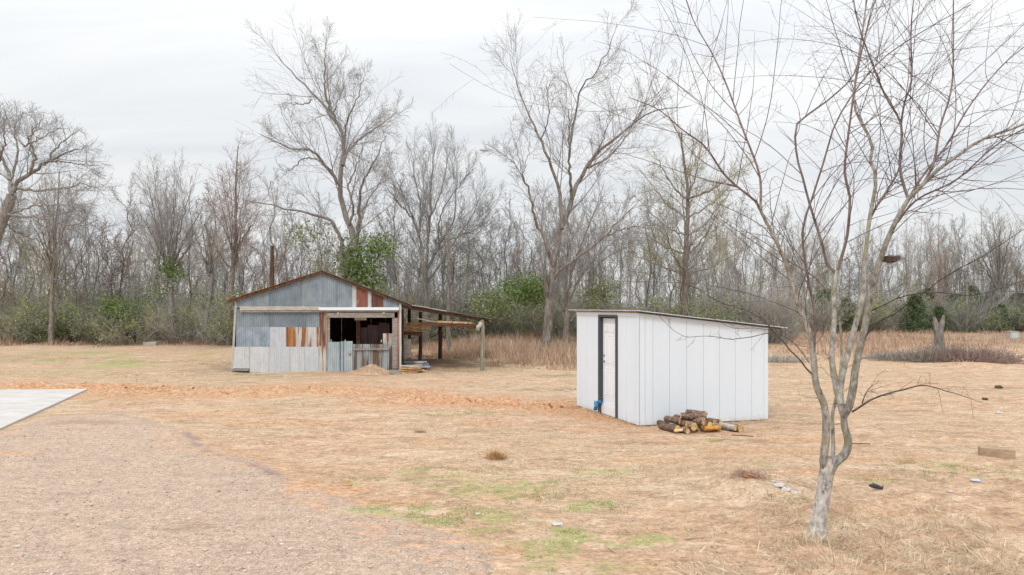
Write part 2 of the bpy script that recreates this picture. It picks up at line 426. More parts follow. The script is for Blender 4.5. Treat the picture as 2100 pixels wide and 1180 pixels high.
def axis(segs):
    o = []
    for a, b, n in segs: o += list(np.linspace(a, b, n, endpoint=False))
    o.append(segs[-1][1]); return np.array(o)
gx = axis([(-1500, -200, 6), (-200, -60, 12), (-60, -25, 30), (-25, -12, 60), (-12, -6, 60), (-6, 8, 170), (8, 14, 50), (14, 30, 40), (30, 70, 30), (70, 220, 12), (220, 1500, 6)])
gy = axis([(-120, -10, 6), (-10, 4, 10), (4, 6, 10), (6, 12, 110), (12, 22, 120), (22, 30, 60), (30, 45, 40), (45, 80, 30), (80, 200, 8), (200, 1800, 6)])
GX, GY = np.meshgrid(gx, gy)
GZ = H(GX, GY)
nx, ny = len(gx), len(gy)
g = Geo(); ii = np.arange(ny - 1)[:, None] * nx + np.arange(nx - 1)[None]
g.add(np.stack([GX, GY, GZ], -1).reshape(-1, 3), np.stack([ii, ii + 1, ii + nx + 1, ii + nx], -1).reshape(-1, 4))
me = make_mesh('ground', g, smooth=True)
wob = (fbm(GX * 1.1, GY * 1.1, 12) - .5) * 1.1
m_gravel = sstep(.28, -.22, poly_sd(GX, GY, gravel_poly) + wob * .8)
m_clay = np.maximum(sstep(1.5, .15, seg_dist(GX, GY, clay_line) + (fbm(GX * .5, GY * .9, 5) - .42) * 2.6), spots(GX, GY, clay_spots, 40) * .6)
m_clay = np.maximum(m_clay, sstep(3.5, .5, seg_dist(GX, GY, clay_line) + (fbm(GX * .3, GY * .5, 15) - .5) * 4) * .72)
m_clay = np.maximum(m_clay, sstep(1.1, .1, np.abs(poly_sd(GX, GY, gravel_poly)) + wob) * .45 * (GY < 14))
m_green = np.maximum(.78 * spots(GX, GY, green_spots, 60), spots(GX, GY, [green_spots[0], green_spots[1], green_spots[2], (960, 1065, .5, .2)], 61)) * sstep(.40, .68, fbm(GX * 3.5, GY * 3.5, 77, 4) + .06 ) * np.where(GY > 20, .85, 1)
m_green = np.maximum(m_green, .95 * sstep(.44, .66, fbm(GX * .5, GY * .35, 91, 5)) * sstep(-2, -9, GX) * sstep(25, 29, GY) * sstep(42, 36, GY))
crack = [G(355, 886), G(385, 893), G(405, 910), G(412, 925), G(440, 932), G(480, 945), G(530, 962), G(585, 985)]
m_dark = spots(GX, GY, dark_spots, 80) * sstep(.35, .65, fbm(GX * 2, GY * 3, 79) + .1)
m_crack = .8 * sstep(.13, .02, seg_dist(GX, GY, crack) + (fbm(GX * 3, GY * 3, 33) - .42) * .42) * sstep(.35, .6, fbm(GX * 1.5, GY * 1.5, 34) + .1)
m_weed = sstep(40, 48, GY + (fbm(GX * .1, GY * .1, 4) - .5) * 6)
m_bald = fbm(GX * .35, GY * .6, 90, 4)
at = me.color_attributes.new('zone_a', 'FLOAT_COLOR', 'POINT'); at.data.foreach_set('color', np.stack([m_gravel, m_clay, m_green, m_dark], -1).reshape(-1).astype(np.float32))
at = me.color_attributes.new('zone_b', 'FLOAT_COLOR', 'POINT'); at.data.foreach_set('color', np.stack([m_weed, m_bald, m_crack, np.ones_like(m_bald)], -1).reshape(-1).astype(np.float32))

k = Nodes('ground_soil', 0.95, 0.1)
za = k.n('ShaderNodeAttribute'); za.attribute_name = 'zone_a'; sa = k.n('ShaderNodeSeparateColor'); k.L(za.outputs['Color'], sa.inputs[0])
zb = k.n('ShaderNodeAttribute'); zb.attribute_name = 'zone_b'; sb = k.n('ShaderNodeSeparateColor'); k.L(zb.outputs['Color'], sb.inputs[0])
# dry lawn: straw with bare sandy soil
fib = k.noise(45, 5, 0.7, (1, .55, 1), 1.2)
mid = k.noise(7, 5, 0.65, (1, 1.4, 1), 0.5)
straw = k.ramp(fib, [(0.30, (.20, .125, .075)), (0.45, (.42, .30, .19)), (0.58, (.56, .43, .29)), (0.70, (.70, .58, .42))])
soil = k.ramp(mid, [(0.3, (.36, .21, .13)), (0.5, (.51, .335, .215)), (0.72, (.62, .455, .32))])
bald = k.math('ADD', sb.outputs[1], k.math('MULTIPLY', k.math('SUBTRACT', mid, .5), 1.6))
lawn = k.mix(k.ramp(bald, [(0.42, 0.12), (0.62, 0.85)]), straw, soil)
lawn = k.mix(.85, lawn, k.ramp(k.noise(1.6, 8, .72, (1, 2.0, 1), .8), [(.34, .62), (.46, .94), (.56, 1.05), (.7, 1.2)]), 'MULTIPLY')
lawn = k.mix(k.ramp(k.noise(.55, 6, .7, (1, 2.4, 1), 1.0, off=(3, 1, 0)), [(.5, 0.0), (.64, .55)]), lawn, (.62, .50, .36))
lawn = k.mix(k.ramp(k.noise(.8, 7, .75, (1, 2.0, 1), .6, off=(9, 5, 0)), [(.56, 0.0), (.66, .6)]), lawn, (.30, .185, .11))
lawn = k.mix(k.ramp(k.noise(1.0, 7, .75, (1, 1.6, 1), .6, off=(2, 15, 0)), [(.58, 0.0), (.72, .45)]), lawn, (.30, .31, .14))
lawn = k.mix(k.ramp(k.noise(2.6, 8, .8, (1, 1.7, 1), 1.2, off=(14, 5, 0)), [(.50, 0.0), (.62, .75)]), lawn, (.34, .22, .135))
lawn = k.mix(k.ramp(k.noise(1.9, 8, .8, (1, 1.7, 1), 1.2, off=(24, 5, 0)), [(.53, 0.0), (.64, .65)]), lawn, (.68, .57, .42))
lawn = k.mix(k.ramp(k.noise(20, 4, .7, off=(4, 4, 0)), [(.62, 0.0), (.70, .75)]), lawn, (.14, .09, .055))
# gravel
vc = k.vor(85, (1, 1, .5)); vsep = k.n('ShaderNodeSeparateColor'); k.L(vc, vsep.inputs[0])
pebble = k.ramp(vsep.outputs[0], [(0.0, (.20, .145, .12)), (0.25, (.42, .315, .25)), (0.55, (.54, .42, .335)), (0.8, (.62, .50, .41)), (0.97, (.76, .68, .60))])
dust = k.ramp(k.noise(2.2, 5, .65, (1, 1.8, 1)), [(.34, (.44, .345, .29)), (.5, (.56, .435, .35)), (.66, (.62, .47, .36))])
grav = k.mix(.6, dust, pebble)
grav = k.mix(k.ramp(k.noise(.8, 7, .7, (1, 2.2, 1), 1.0), [(.52, 0.0), (.66, .42)]), grav, (.33, .27, .235))
grav = k.mix(k.ramp(k.noise(.7, 6, .7, (1, 2.2, 1), 1.0, off=(5, 8, 0)), [(.54, 0.0), (.70, .5)]), grav, (.62, .49, .37))
grav = k.mix(1.0, grav, (.695, .68, .635), 'MULTIPLY')
c = k.mix(k.ramp(k.math('ADD', sa.outputs[0], k.math('MULTIPLY', k.math('SUBTRACT', fib, .5), .7)), [(.35, 0.0), (.65, 1.0)]), lawn, grav)
clayc = k.ramp(k.noise(9, 5, .7, (1, 1.5, 1)), [(.34, (.20, .09, .045)), (.46, (.46, .24, .12)), (.60, (.62, .37, .21))])
c = k.mix(k.ramp(k.math('ADD', sa.outputs[1], k.math('MULTIPLY', k.math('SUBTRACT', k.noise(2.3, 7, .75, (1, 1.8, 1), .5, off=(1, 2, 3)), .5), 2.2)), [(.35, 0.0), (.95, .85)]), c, clayc)
grn = k.ramp(k.noise(60, 4, .7), [(.3, (.16, .20, .06)), (.55, (.34, .38, .14)), (.72, (.52, .50, .27))])
c = k.mix(k.ramp(k.math('ADD', sa.outputs[2], k.math('MULTIPLY', k.math('SUBTRACT', k.noise(9, 8, .8), .5), 3.4)), [(.45, 0.0), (1.1, .7)]), c, grn)
drk = k.ramp(mid, [(.35, (.16, .10, .07)), (.65, (.28, .18, .12))])
c = k.mix(k.ramp(k.math('ADD', za.outputs['Alpha'], k.math('MULTIPLY', k.math('SUBTRACT', mid, .5), 1.2)), [(.4, 0.0), (.95, .42)]), c, drk)
c = k.mix(k.math('MULTIPLY', sb.outputs[0], .8), c, k.ramp(mid, [(.35, (.20, .15, .09)), (.65, (.34, .26, .17))]))
c = k.mix(k.math('MULTIPLY', sb.outputs[2], .7), c, (.15, .125, .12))
c = k.mix(.8, c, k.ramp(k.noise(13, 7, .8, (1, 1.3, 1), .4, off=(7, 7, 3)), [(.34, .60), (.46, .95), (.54, 1.12), (.68, 1.5)]), 'MULTIPLY')
c = k.mix(1.0, c, (1.17, 1.14, 1.15), 'MULTIPLY')
k.col(c)
hgt = k.math('ADD', k.math('MULTIPLY', fib, .6), k.math('MULTIPLY', vsep.outputs[1], .35)); hgt = k.math('ADD', hgt, mid)
hgt = k.math('MULTIPLY', hgt, k.math('SUBTRACT', 1.0, k.math('MULTIPLY', sa.outputs[0], .72)))
k.bump(hgt, 1.0, .035)
me.materials.append(k.m)
ground = bpy.data.objects.new('ground', me); COL.objects.link(ground); tag(ground, 'sandy ground of dry winter grass, bare red soil and gravel', kind='structure')

# concrete slab
g = Geo(); zt = .02
sp = [np.array(p) for p in slab_poly]
def strip(a, b, c_, d_):
    g_ = Geo(); lo = [(*p, -.12) for p in (a, b, c_, d_)]; hi = [(*p, zt) for p in (a, b, c_, d_)]
    return g_.hexa(lo + hi)
kc = Nodes('concrete', .8, .25)
cc = kc.ramp(kc.noise(1.1, 6, .6, (1, 2.2, 1)), [(.3, (.42, .39, .36)), (.5, (.50, .475, .45)), (.7, (.55, .53, .515))])
cc = kc.mix(kc.ramp(kc.noise(5, 5, .7), [(.62, 0.0), (.76, .5)]), cc, (.52, .38, .27)); cc = kc.mix(kc.ramp(kc.noise(2.2, 7, .75, off=(3, 3, 0)), [(.52, 0.0), (.68, .45)]), cc, (.36, .33, .30)); kc.col(cc).bump(kc.noise(40, 4), .2, .004)
M['concrete'] = kc.m
slab = thing('concrete_slab', (*sp[0], 0), 'pale concrete slab at the left edge of the yard', 'slab'); slab['kind'] = 'structure'; del slab['category']
e = (sp[1] - sp[0]) / 4; acr = (sp[3] - sp[0]) / 4
un = np.linalg.norm(e); ua = np.linalg.norm(acr)
for i in range(4):
    for j in range(4):
        a = sp[0] + e * i + acr * j; q = e / un * .005; r = acr / ua * .005
        obj('panel', strip(a + q + r, a + e - q + r, a + e - q + acr - r, a + acr + r + q), M['concrete'], slab)

# ------------------------------------------------------------------ tin barn
ROT = math.radians(9.6)
BU = np.array([math.cos(ROT), math.sin(ROT), 0]); BV = np.array([-math.sin(ROT), math.cos(ROT), 0])
B0 = W(480, HOR, 25.7); B0[2] = 0.0
def bp(u, v, z): return B0 + BU * u + BV * v + np.array([0, 0, z])
def bf(px, py, v=0.0):
    """photo position on the barn plane at depth v -> (u, z)"""
    a = (px - 1050.0) / FPX; o = B0 + BV * v
    # o + u*BU on ray: (ox+u*bux) = a*(oy+u*buy)
    u = (a * o[1] - o[0]) / (BU[0] - a * BU[1]); d = o[1] + u * BU[1]
    return u, CAM_H - (py - HOR) / FPX * d
def bbox(g_, u0, u1, v0, v1, z0, z1):
    return g_.hexa([bp(u0, v0, z0), bp(u1, v0, z0), bp(u1, v1, z0), bp(u0, v1, z0), bp(u0, v0, z1), bp(u1, v0, z1), bp(u1, v1, z1), bp(u0, v1, z1)])
def corrugated(A, B_, C, D, amp=.009, pitch=.076, th=.003, rows=1, per=4, ragged=0.0, rng=RNG, jit=0.004):
    """sheet with width A->B (bottom) and D->C (top); ridges run from A to D"""
    A, B_, C, D = map(np.asarray, (A, B_, C, D))
    wd = np.linalg.norm(B_ - A); n = max(4, int(wd / pitch * per)) + 1
    s = np.linspace(0, 1, n); nr = np.cross(B_ - A, D - A); nr = nr / np.linalg.norm(nr)
    off = np.sin(s * wd / pitch * 2 * math.pi) * amp
    g_ = Geo(); rowsV = []
    for r in range(rows + 1):
        t = r / rows
        P = (A + (B_ - A) * s[:, None]) * (1 - t) + (D + (C - D) * s[:, None]) * t
        if r == 0 and ragged:
            dn = (D - A) / np.linalg.norm(D - A); P = P + dn * (fbm(s * wd * 3 + rng.random() * 50, s * 0, 5, 3)[:, None] - .35) * ragged
        P = P + nr * (off[:, None] + (0 if rows == 1 or r in (0, rows) else rng.normal(0, jit)))
        rowsV.append(P)
    V = np.concatenate(rowsV + [p - nr * th for p in rowsV])
    R_ = rows + 1; F = []
    for r in range(rows):
        for i in range(n - 1):
            a = r * n + i; F.append((a, a + 1, a + n + 1, a + n))
            b = a + R_ * n; F.append((b, b + n, b + n + 1, b + 1))
    for i in range(n - 1):
        F.append((i + 1, i, i + R_ * n, i + 1 + R_ * n)); a = rows * n + i; F.append((a, a + 1, a + 1 + R_ * n, a + R_ * n))
    for r in range(rows):
        a = r * n; F.append((a, a + n, a + n + R_ * n, a + R_ * n)); a += n - 1; F.append((a + n, a, a + R_ * n, a + n + R_ * n))
    return g_.add(V, F)

M['galv_blue'] = metal_mat('galvanised_blue_grey', (.20, .245, .28), (.29, .34, .38), seed=1, streak=(.64, .72), colour2=(.22, .17, .14), rust=(.36, .28, .22), blot=(.66, .76))
M['galv_blue2'] = metal_mat('galvanised_slate', (.165, .205, .24), (.24, .29, .335), seed=4)
M['galv_mottled'] = metal_mat('galvanised_mottled', (.22, .28, .35), (.40, .46, .52), seed=7)
M['galv_light'] = metal_mat('galvanised_pale', (.52, .535, .55), (.59, .61, .63), seed=2, rough=.45, streak=(.64, .74), rust=(.40, .33, .26), colour2=(.33, .31, .29))
M['galv_light2'] = metal_mat('galvanised_pale_blue', (.49, .525, .555), (.56, .60, .63), seed=9, rough=.45)
M['galv_white'] = metal_mat('galvanised_whitish', (.44, .47, .49), (.56, .58, .58), seed=5, streak=(.57, .64), rust=(.48, .20, .07))
M['galv_streak'] = metal_mat('galvanised_rust_streaked', (.48, .48, .46), (.60, .60, .58), seed=3, streak=(.50, .57), rust=(.50, .21, .075))
M['rust_orange'] = metal_mat('rust_orange_sheet', (.40, .17, .055), (.50, .25, .09), seed=6, streak=(.5, .6), rust=(.30, .10, .03))
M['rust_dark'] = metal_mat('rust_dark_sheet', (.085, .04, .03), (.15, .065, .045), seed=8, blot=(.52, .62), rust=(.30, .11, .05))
M['rust_red'] = metal_mat('rust_red_sheet', (.17, .06, .04), (.26, .10, .065), seed=11, blot=(.56, .64), rust=(.42, .28, .22), colour2=(.25, .15, .12))
M['rust_drip'] = metal_mat('rust_dripping_sheet', (.14, .055, .04), (.20, .085, .06), seed=12, pale=(.46, .33, .24))
M['door_blue'] = metal_mat('weathered_blue_sheet', (.32, .40, .44), (.44, .50, .52), seed=13, streak=(.60, .70), rust=(.26, .24, .22), colour2=(.16, .17, .17))
M['door_brown'] = metal_mat('weathered_brown_sheet', (.30, .35, .36), (.38, .42, .42), seed=15, streak=(.44, .56), rust=(.21, .125, .085), colour2=(.11, .07, .05))
M['tin_roof'] = metal_mat('tin_roof_rusty', (.16, .13, .12), (.26, .22, .20), seed=14, blot=(.45, .6), rust=(.36, .15, .07))
M['tin_roof_dark'] = metal_mat('tin_roof_dark', (.06, .055, .05), (.13, .11, .10), seed=16, blot=(.5, .6), rust=(.22, .11, .065))
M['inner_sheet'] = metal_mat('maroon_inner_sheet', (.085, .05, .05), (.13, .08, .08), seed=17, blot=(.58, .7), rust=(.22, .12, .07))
M['white_wood'] = wood_mat('weathered_white_board', (.36, .33, .29), (.52, .49, .44), (.60, .58, .54), stretch=(.12, 1, 1))
M['grey_wood'] = wood_mat('weathered_grey_board', (.20, .175, .155), (.35, .32, .29), (.45, .42, .38), stretch=(.15, 1, 1))
M['grey_post'] = wood_mat('weathered_grey_post', (.17, .155, .12), (.30, .285, .23), (.38, .37, .31))
M['brown_wood'] = wood_mat('dark_brown_timber', (.055, .032, .02), (.14, .085, .055), (.24, .15, .10))
M['red_beam'] = wood_mat('red_brown_beam', (.07, .03, .02), (.15, .07, .04), (.26, .15, .09), stretch=(.15, 1, 1))
M['yellow_wood'] = wood_mat('fresh_split_wood', (.36, .18, .07), (.58, .36, .16), (.70, .54, .34), stretch=(.3, 1, 1))
M['pale_wood'] = wood_mat('pale_plank', (.40, .31, .22), (.58, .48, .36), (.68, .62, .52), stretch=(.2, 1, 1))
M['tan_wood'] = wood_mat('tan_beam', (.30, .20, .13), (.44, .32, .22), (.52, .42, .32), stretch=(.2, 1, 1))
M['white_paint'] = plain('white_paint', (.74, .77, .81), .45, .025, 1.6)

UA, ZA = bf(661, 557)          # apex
UL, ZL = -.16, bf(480, 621)[1]  # wall top line at the left corner
UR, ZR = bf(821, 620)
SL = (ZA - .03 - ZL) / (UA - UL); SR = (ZA - .03 - ZR) / (UR - UA)
def roofz(u): return (ZA - .03) - (UA - u) * SL if u < UA else (ZA - .03) - (u - UA) * SR
barn = thing('tin_barn', bp(3.1, 3.2, 0), 'weathered corrugated tin barn with gable roof and open half door', 'barn')
DEPTH = 6.4
def sheet(px0, px1, ty, by, m, v=-.012, top_roof=False, ragged=0.0, label=None, by1=None, amp=.010, ty1=None, rows=1):
    u0 = bf(px0, by)[0] + .004; u1 = bf(px1, by)[0] - .004
    zb0 = bf(px0, by)[1]; zb1 = bf(px1, by1 or by)[1]
    if top_roof:
        # split at the apex
        cuts = [u0] + ([UA] if u0 < UA < u1 else []) + [u1]
        o = None; g_ = Geo()
        for a, b in zip(cuts[:-1], cuts[1:]):
            c_ = corrugated(bp(a, v, zb0), bp(b, v, zb1), bp(b, v, roofz(b) - .015), bp(a, v, roofz(a) - .015), amp)
            g_.add(c_.V[0], np.array(c_.F[0]))
        return obj('metal_sheet', g_, M[m], barn, label=label)
    zt0 = bf(px0, ty)[1]; zt1 = bf(px1, ty1 or ty)[1]
    return obj('metal_sheet', corrugated(bp(u0, v, zb0), bp(u1, v, zb1), bp(u1, v, zt1), bp(u0, v, zt0), amp, ragged=ragged, rows=rows), M[m], barn, label=label)
# gable sheets (tops follow the rake)
for a, b, m in ((483, 552, 'galv_blue'), (552, 618, 'galv_blue2'), (618, 690, 'galv_blue'), (690, 722, 'galv_blue'), (722, 731, 'galv_white')):
    sheet(a, b, 0, 632, m, top_roof=True)
sheet(731, 754, 0, 631, 'rust_red', top_roof=True, label='rusty red sheet with pale flecks', v=-.02)
sheet(754, 762, 0, 631, 'galv_white', top_roof=True)
sheet(762, 786, 0, 631, 'rust_dark', top_roof=True, label='dark rusted sheet', v=-.02)
sheet(786, 821, 0, 632, 'galv_blue', top_roof=True)
for a, b, m in ((484, 552, 'galv_blue'), (552, 628, 'galv_blue2'), (628, 656, 'galv_blue')):
    sheet(a, b, 634, 671.5, m, v=.002)
for a, b, m, l in ((484, 518, 'galv_mottled', None), (518, 553, 'galv_mottled', None), (553, 587, 'galv_light2', None), (587, 602, 'rust_orange', 'orange rusted sheet'), (602, 631, 'galv_streak', None), (631, 656, 'galv_streak', None)):
    sheet(a, b, 671, 712.5, m, v=-.008, label=l)
sheet(477, 512, 711.5, 756, 'galv_light', v=-.024, amp=.006)
for i, (a, b) in enumerate(((512, 552), (552, 595), (595, 625), (625, 654))):
    sheet(a, b, 711.5, 765, ('galv_light', 'galv_light2')[i % 2], v=-.024 - .004 * (i % 2), ragged=.06, amp=.006)
sheet(656, 671, 641, 710, 'rust_drip', v=-.03, label='dark rust sheet with pale drips')
sheet(654, 671, 709, 765, 'galv_streak', v=-.03, ragged=.05)
# leaning edge at the left corner, corner boards and jambs
g = Geo(); (u0, z0), (u1, z1) = bf(475, 764), bf(481.5, 622)
g.hexa([bp(u0 - .02, -.03, 0), bp(u0 + .05, -.03, 0), bp(u0 + .05, .02, 0), bp(u0 - .02, .02, 0), bp(u1, -.03, z1), bp(u1 + .08, -.03, z1), bp(u1 + .08, .02, z1), bp(u1, .02, z1)])
obj('corner_board', g, M['white_wood'], barn)
def fboard(name, px0, py0, px1, py1, m, v0, v1, sk=0.0, label=None):
    (u0, zt), (u1, zb) = bf(px0, py0), bf(px1, py1); g_ = Geo()
    g_.hexa([bp(u0, v0, zb + sk), bp(u1, v0, zb), bp(u1, v1, zb), bp(u0, v1, zb + sk), bp(u0, v0, zt + sk), bp(u1, v0, zt), bp(u1, v1, zt), bp(u0, v1, zt + sk)])
    return obj(name, g_, M[m], barn, label=label)
fboard('track_board', 493, 628.5, 656, 636.5, 'white_wood', -.12, -.03)
fboard('track_board', 655, 630.5, 818, 636.5, 'white_paint', -.17, -.03, label='bright white track board above the door opening')
fboard('track_rail', 494, 637, 817, 640.5, 'grey_wood', -.10, -.04)
fboard('lintel', 671, 641.8, 809, 651.5, 'grey_wood', -.09, .03)
for q in (694, 787): fboard('bracket', q - 2.0, 641, q + 2.0, 645, 'white_wood', -.125, -.092)
fboard('jamb', 671.5, 652, 676.5, 702, 'grey_wood', -.05, .06)
fboard('jamb', 804.5, 652, 815.5, 756, 'grey_wood', -.05, .06)
fboard('jamb', 815.8, 638, 818.6, 762, 'rust_orange', -.075, .04)
fboard('corner_board', 818.8, 622, 823, 762, 'galv_light2', -.06, .06)
fboard('jamb', 801, 711, 804.2, 766, 'rust_dark', -.04, .03)
# half doors
sheet(671.5, 697, 701.5, 765, 'door_blue', v=-.055, ragged=.03, amp=.012)
sheet(698.5, 704, 700.5, 765, 'door_blue', v=-.06, ragged=.03, amp=.012)
sheet(704.5, 723.5, 700, 765, 'door_blue', v=-.05, ragged=.03, amp=.012)
sheet(724, 760, 706, 765, 'door_brown', v=-.04, ragged=.03, amp=.012)
sheet(760, 798, 706, 766, 'door_brown', v=-.035, ragged=.03, amp=.012)
fboard('door_rail', 724, 714.5, 797, 717.5, 'grey_wood', -.10, -.056)
fboard('door_batten', 765, 717, 778, 720, 'grey_wood', -.11, -.07, sk=.09)
fboard('patch', 716, 724, 720, 729, 'rust_orange', -.078, -.066)
for q in (679, 708, 782): fboard('peg', q - 1, 697, q + 1, 702, 'white_wood', -.03, .02)
sheet(785, 805, 684.5, 765, 'galv_streak', v=.12)
# interior: back, left and right walls, a maroon partition, posts, ground sill
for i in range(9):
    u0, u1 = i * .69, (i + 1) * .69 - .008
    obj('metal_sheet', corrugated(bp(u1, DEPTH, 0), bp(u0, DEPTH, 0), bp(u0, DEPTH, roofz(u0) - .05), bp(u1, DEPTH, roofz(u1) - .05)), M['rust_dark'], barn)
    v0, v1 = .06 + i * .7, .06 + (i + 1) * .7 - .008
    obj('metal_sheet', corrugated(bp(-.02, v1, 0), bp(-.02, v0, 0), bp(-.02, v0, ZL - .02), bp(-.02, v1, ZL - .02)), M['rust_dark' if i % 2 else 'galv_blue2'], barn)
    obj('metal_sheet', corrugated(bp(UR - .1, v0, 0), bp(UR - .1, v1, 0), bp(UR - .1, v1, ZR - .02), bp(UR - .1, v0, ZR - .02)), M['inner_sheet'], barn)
PW = .9
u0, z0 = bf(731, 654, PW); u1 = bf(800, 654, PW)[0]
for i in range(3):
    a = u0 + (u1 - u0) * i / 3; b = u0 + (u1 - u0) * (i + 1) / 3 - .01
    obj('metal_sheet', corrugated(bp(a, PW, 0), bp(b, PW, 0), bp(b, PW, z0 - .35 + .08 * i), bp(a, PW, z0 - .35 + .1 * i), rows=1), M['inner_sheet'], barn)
u0 = bf(735, 650, .7)[0]
obj('post', bbox(Geo(), u0 - .07, u0 + .07, .7, .84, 0, 2.55), M['red_beam'], barn)
for u_ in (.1, 3.0):
    obj('rafter_tie', bbox(Geo(), .05, UR - .15, u_ + .4, u_ + .5, 2.32, 2.42), M['brown_wood'], barn)
u0, z0 = bf(727, 651, .3); u1, z1 = bf(752, 657, .3)
obj('board', bbox(Geo(), u0, u1, .3, .33, z1, z0), M['pale_wood'], barn)
fboard('sill_board', 476, 757.5, 511, 761, 'grey_wood', -.06, .02)
# roof sheets
def roof_slope(ua, za, ub, zb, mats, flip):
    n = 10
    for i in range(n):
        v0, v1 = -.16 + i * .68, -.16 + (i + 1) * .68 + .02
        dz = .006 * (i % 2) + RNG.uniform(0, .006)
        lo0, lo1, hi0, hi1 = bp(ub, v0, zb + dz), bp(ub, v1, zb + dz), bp(ua, v0, za + dz), bp(ua, v1, za + dz)
        q = corrugated(lo1, lo0, hi0, hi1, .010, rows=4, jit=.006) if flip else corrugated(lo0, lo1, hi1, hi0, .010, rows=4, jit=.006)
        obj('roof_sheet', q, M[mats[i % len(mats)]], barn)
ue, ze = bf(466, 618.5); uf, zf = bf(845, 627.5)
roof_slope(UA + .02, ZA + .035, ue, ze + .02, ('rust_orange', 'tin_roof', 'tin_roof'), True)
roof_slope(UA - .02, ZA + .03, uf, zf + .02, ('tin_roof_dark', 'tin_roof', 'tin_roof_dark'), False)
def beam(p, q, w, h, m, name='rafter', parent=barn, **kw):
    p = np.asarray(p, float); q = np.asarray(q, float); t = (q - p) / np.linalg.norm(q - p)
    s = np.cross(t, (0, 0, 1)); s = s / (np.linalg.norm(s) + 1e-9) * w / 2; up = np.cross(s, t); up = up / np.linalg.norm(up) * h / 2
    g_ = Geo().hexa([p - s - up, q - s - up, q + s - up, p + s - up, p - s + up, q - s + up, q + s + up, p + s + up])
    if kw.get('geo'): return g_
    return obj(name, g_, M[m], parent, label=kw.get('label'))
for v_ in (-.1, 1.5, 3.2, 4.8, 6.3):
    beam(bp(UA, v_, ZA - .035), bp(ue + .05, v_, ze - .04), .05, .08, 'brown_wood'); beam(bp(UA, v_, ZA - .035), bp(uf - .03, v_, zf - .04), .05, .08, 'brown_wood')

# ------------------------------------------------------------------ lean-to
lean = thing('lean_to', bp(7.8, 3, 0), 'open lean-to of old timber posts and tin on the right side of the barn', 'lean-to')
def rz_lean(u, v): 
    u0_, z0_ = bf(822, 625); u1_, z1_ = bf(1009, 656)
    return z0_ + (z1_ - z0_) * (u - u0_) / (u1_ - u0_)
LU0, LU1 = UR + .02, bf(1009, 656)[0]
for i in range(10):
    v0 = -.15 + i * .66; v1 = v0 + .68; dz = .007 * (i % 2)
    e_ = RNG.uniform(-.28, .06); dz += RNG.uniform(0, .03)
    g_ = corrugated(bp(LU1 + e_, v0, rz_lean(LU1 + e_, 0) + dz), bp(LU1 + e_, v1, rz_lean(LU1 + e_, 0) + dz), bp(LU0, v1, rz_lean(LU0, 0) + dz), bp(LU0, v0, rz_lean(LU0, 0) + dz), .011, rows=5, jit=.012)
    obj('roof_sheet', g_, M[('tin_roof_dark', 'tin_roof', 'tin_roof_dark')[i % 3]], lean)
u0, u1 = bf(845, 628)[0], bf(915, 640)[0]
obj('roof_sheet', corrugated(bp(u1, -.2, rz_lean(u1, 0) + .04), bp(u1, .5, rz_lean(u1, 0) + .04), bp(u0, .5, rz_lean(u0, 0) + .045), bp(u0, -.2, rz_lean(u0, 0) + .045), rows=3, jit=.01), M['galv_light'], lean, label='pale tin sheet at the upper end')
for v_ in (0.02, 2.1, 4.2, 6.2):
    beam(bp(LU0 + .02, v_, rz_lean(LU0, 0) - .07), bp(LU1 - .15, v_, rz_lean(LU1 - .15, 0) - .07), .05, .11, 'brown_wood', 'rafter', lean)
for u_ in (LU0 + .6, LU0 + 1.5, LU0 + 2.4, LU1 - .25):
    beam(bp(u_, -.1, rz_lean(u_, 0) - .025), bp(u_, 6.4, rz_lean(u_, 0) - .025), .09, .04, 'brown_wood', 'purlin', lean)
def post(px, d, ty, r, m, by=None, parent=lean, name='post', sq=False):
    x, y = (px - 1050) / FPX * d, d; zt_ = CAM_H - (ty - HOR) / FPX * d; zb_ = float(H(x, y)) - .1
    P = np.array([[x + RNG.normal(0, .012), y, zb_ + (zt_ - zb_) * t] for t in np.linspace(0, 1, 8)])
    R = r * (1.1 - .2 * np.linspace(0, 1, 8)) * (1 + RNG.normal(0, .05, 8))
    return obj(name, Geo().tubes(P, R, 8, cap=True), M[m], parent, smooth=False)
post(989, bp(LU1 - .35, 0, 0)[1] - .05, 656, .085, 'grey_post')
post(903, 32.0, 643, .10, 'brown_wood')
post(840, 33.0, 633, .09, 'brown_wood')
post(862, 28.6, 640, .075, 'brown_wood')
post(826, 27.2, 634, .05, 'brown_wood')
# front beam carrying small boards, shelf beam
uf0, zf0 = bf(864, 664, .1); uf1, zf1 = bf(988, 669, .1)
beam(bp(uf0, .06, zf0), bp(uf1 - .06, .06, zf1), .07, .14, 'red_beam', 'beam', lean)
beam(bp(uf0, .30, zf0 - .03), bp(uf1 - .1, .30, zf1 - .02), .06, .1, 'brown_wood', 'beam', lean)
u_, z_ = bf(919, 653, .05); beam(bp(u_, .0, z_ - .17), bp(u_, .0, z_ + .17), .08, .085, 'yellow_wood', 'upright', lean)
us0, zs0 = bf(823, 684, 1.2); us1, zs1 = bf(866, 686, 1.2)
beam(bp(us0, 1.0, zs0), bp(us1, 1.0, zs1), .08, .11, 'brown_wood', 'shelf_beam', lean)
obj('shelf', Geo().hexa([bp(us0, 1.0, zs0 + .056), bp(us1, 1.0, zs1 + .056), bp(us1, 2.0, zs1 + .056), bp(us0, 2.0, zs0 + .056), bp(us0, 1.0, zs0 + .08), bp(us1, 1.0, zs1 + .08), bp(us1, 2.0, zs1 + .08), bp(us0, 2.0, zs0 + .08)]), M['brown_wood'], lean)
obj('panel', beam(bp(us0 + .02, .5, .85), bp(us0 + .38, .5, .85), .03, .75, 'x', geo=True), M['grey_wood'], lean)
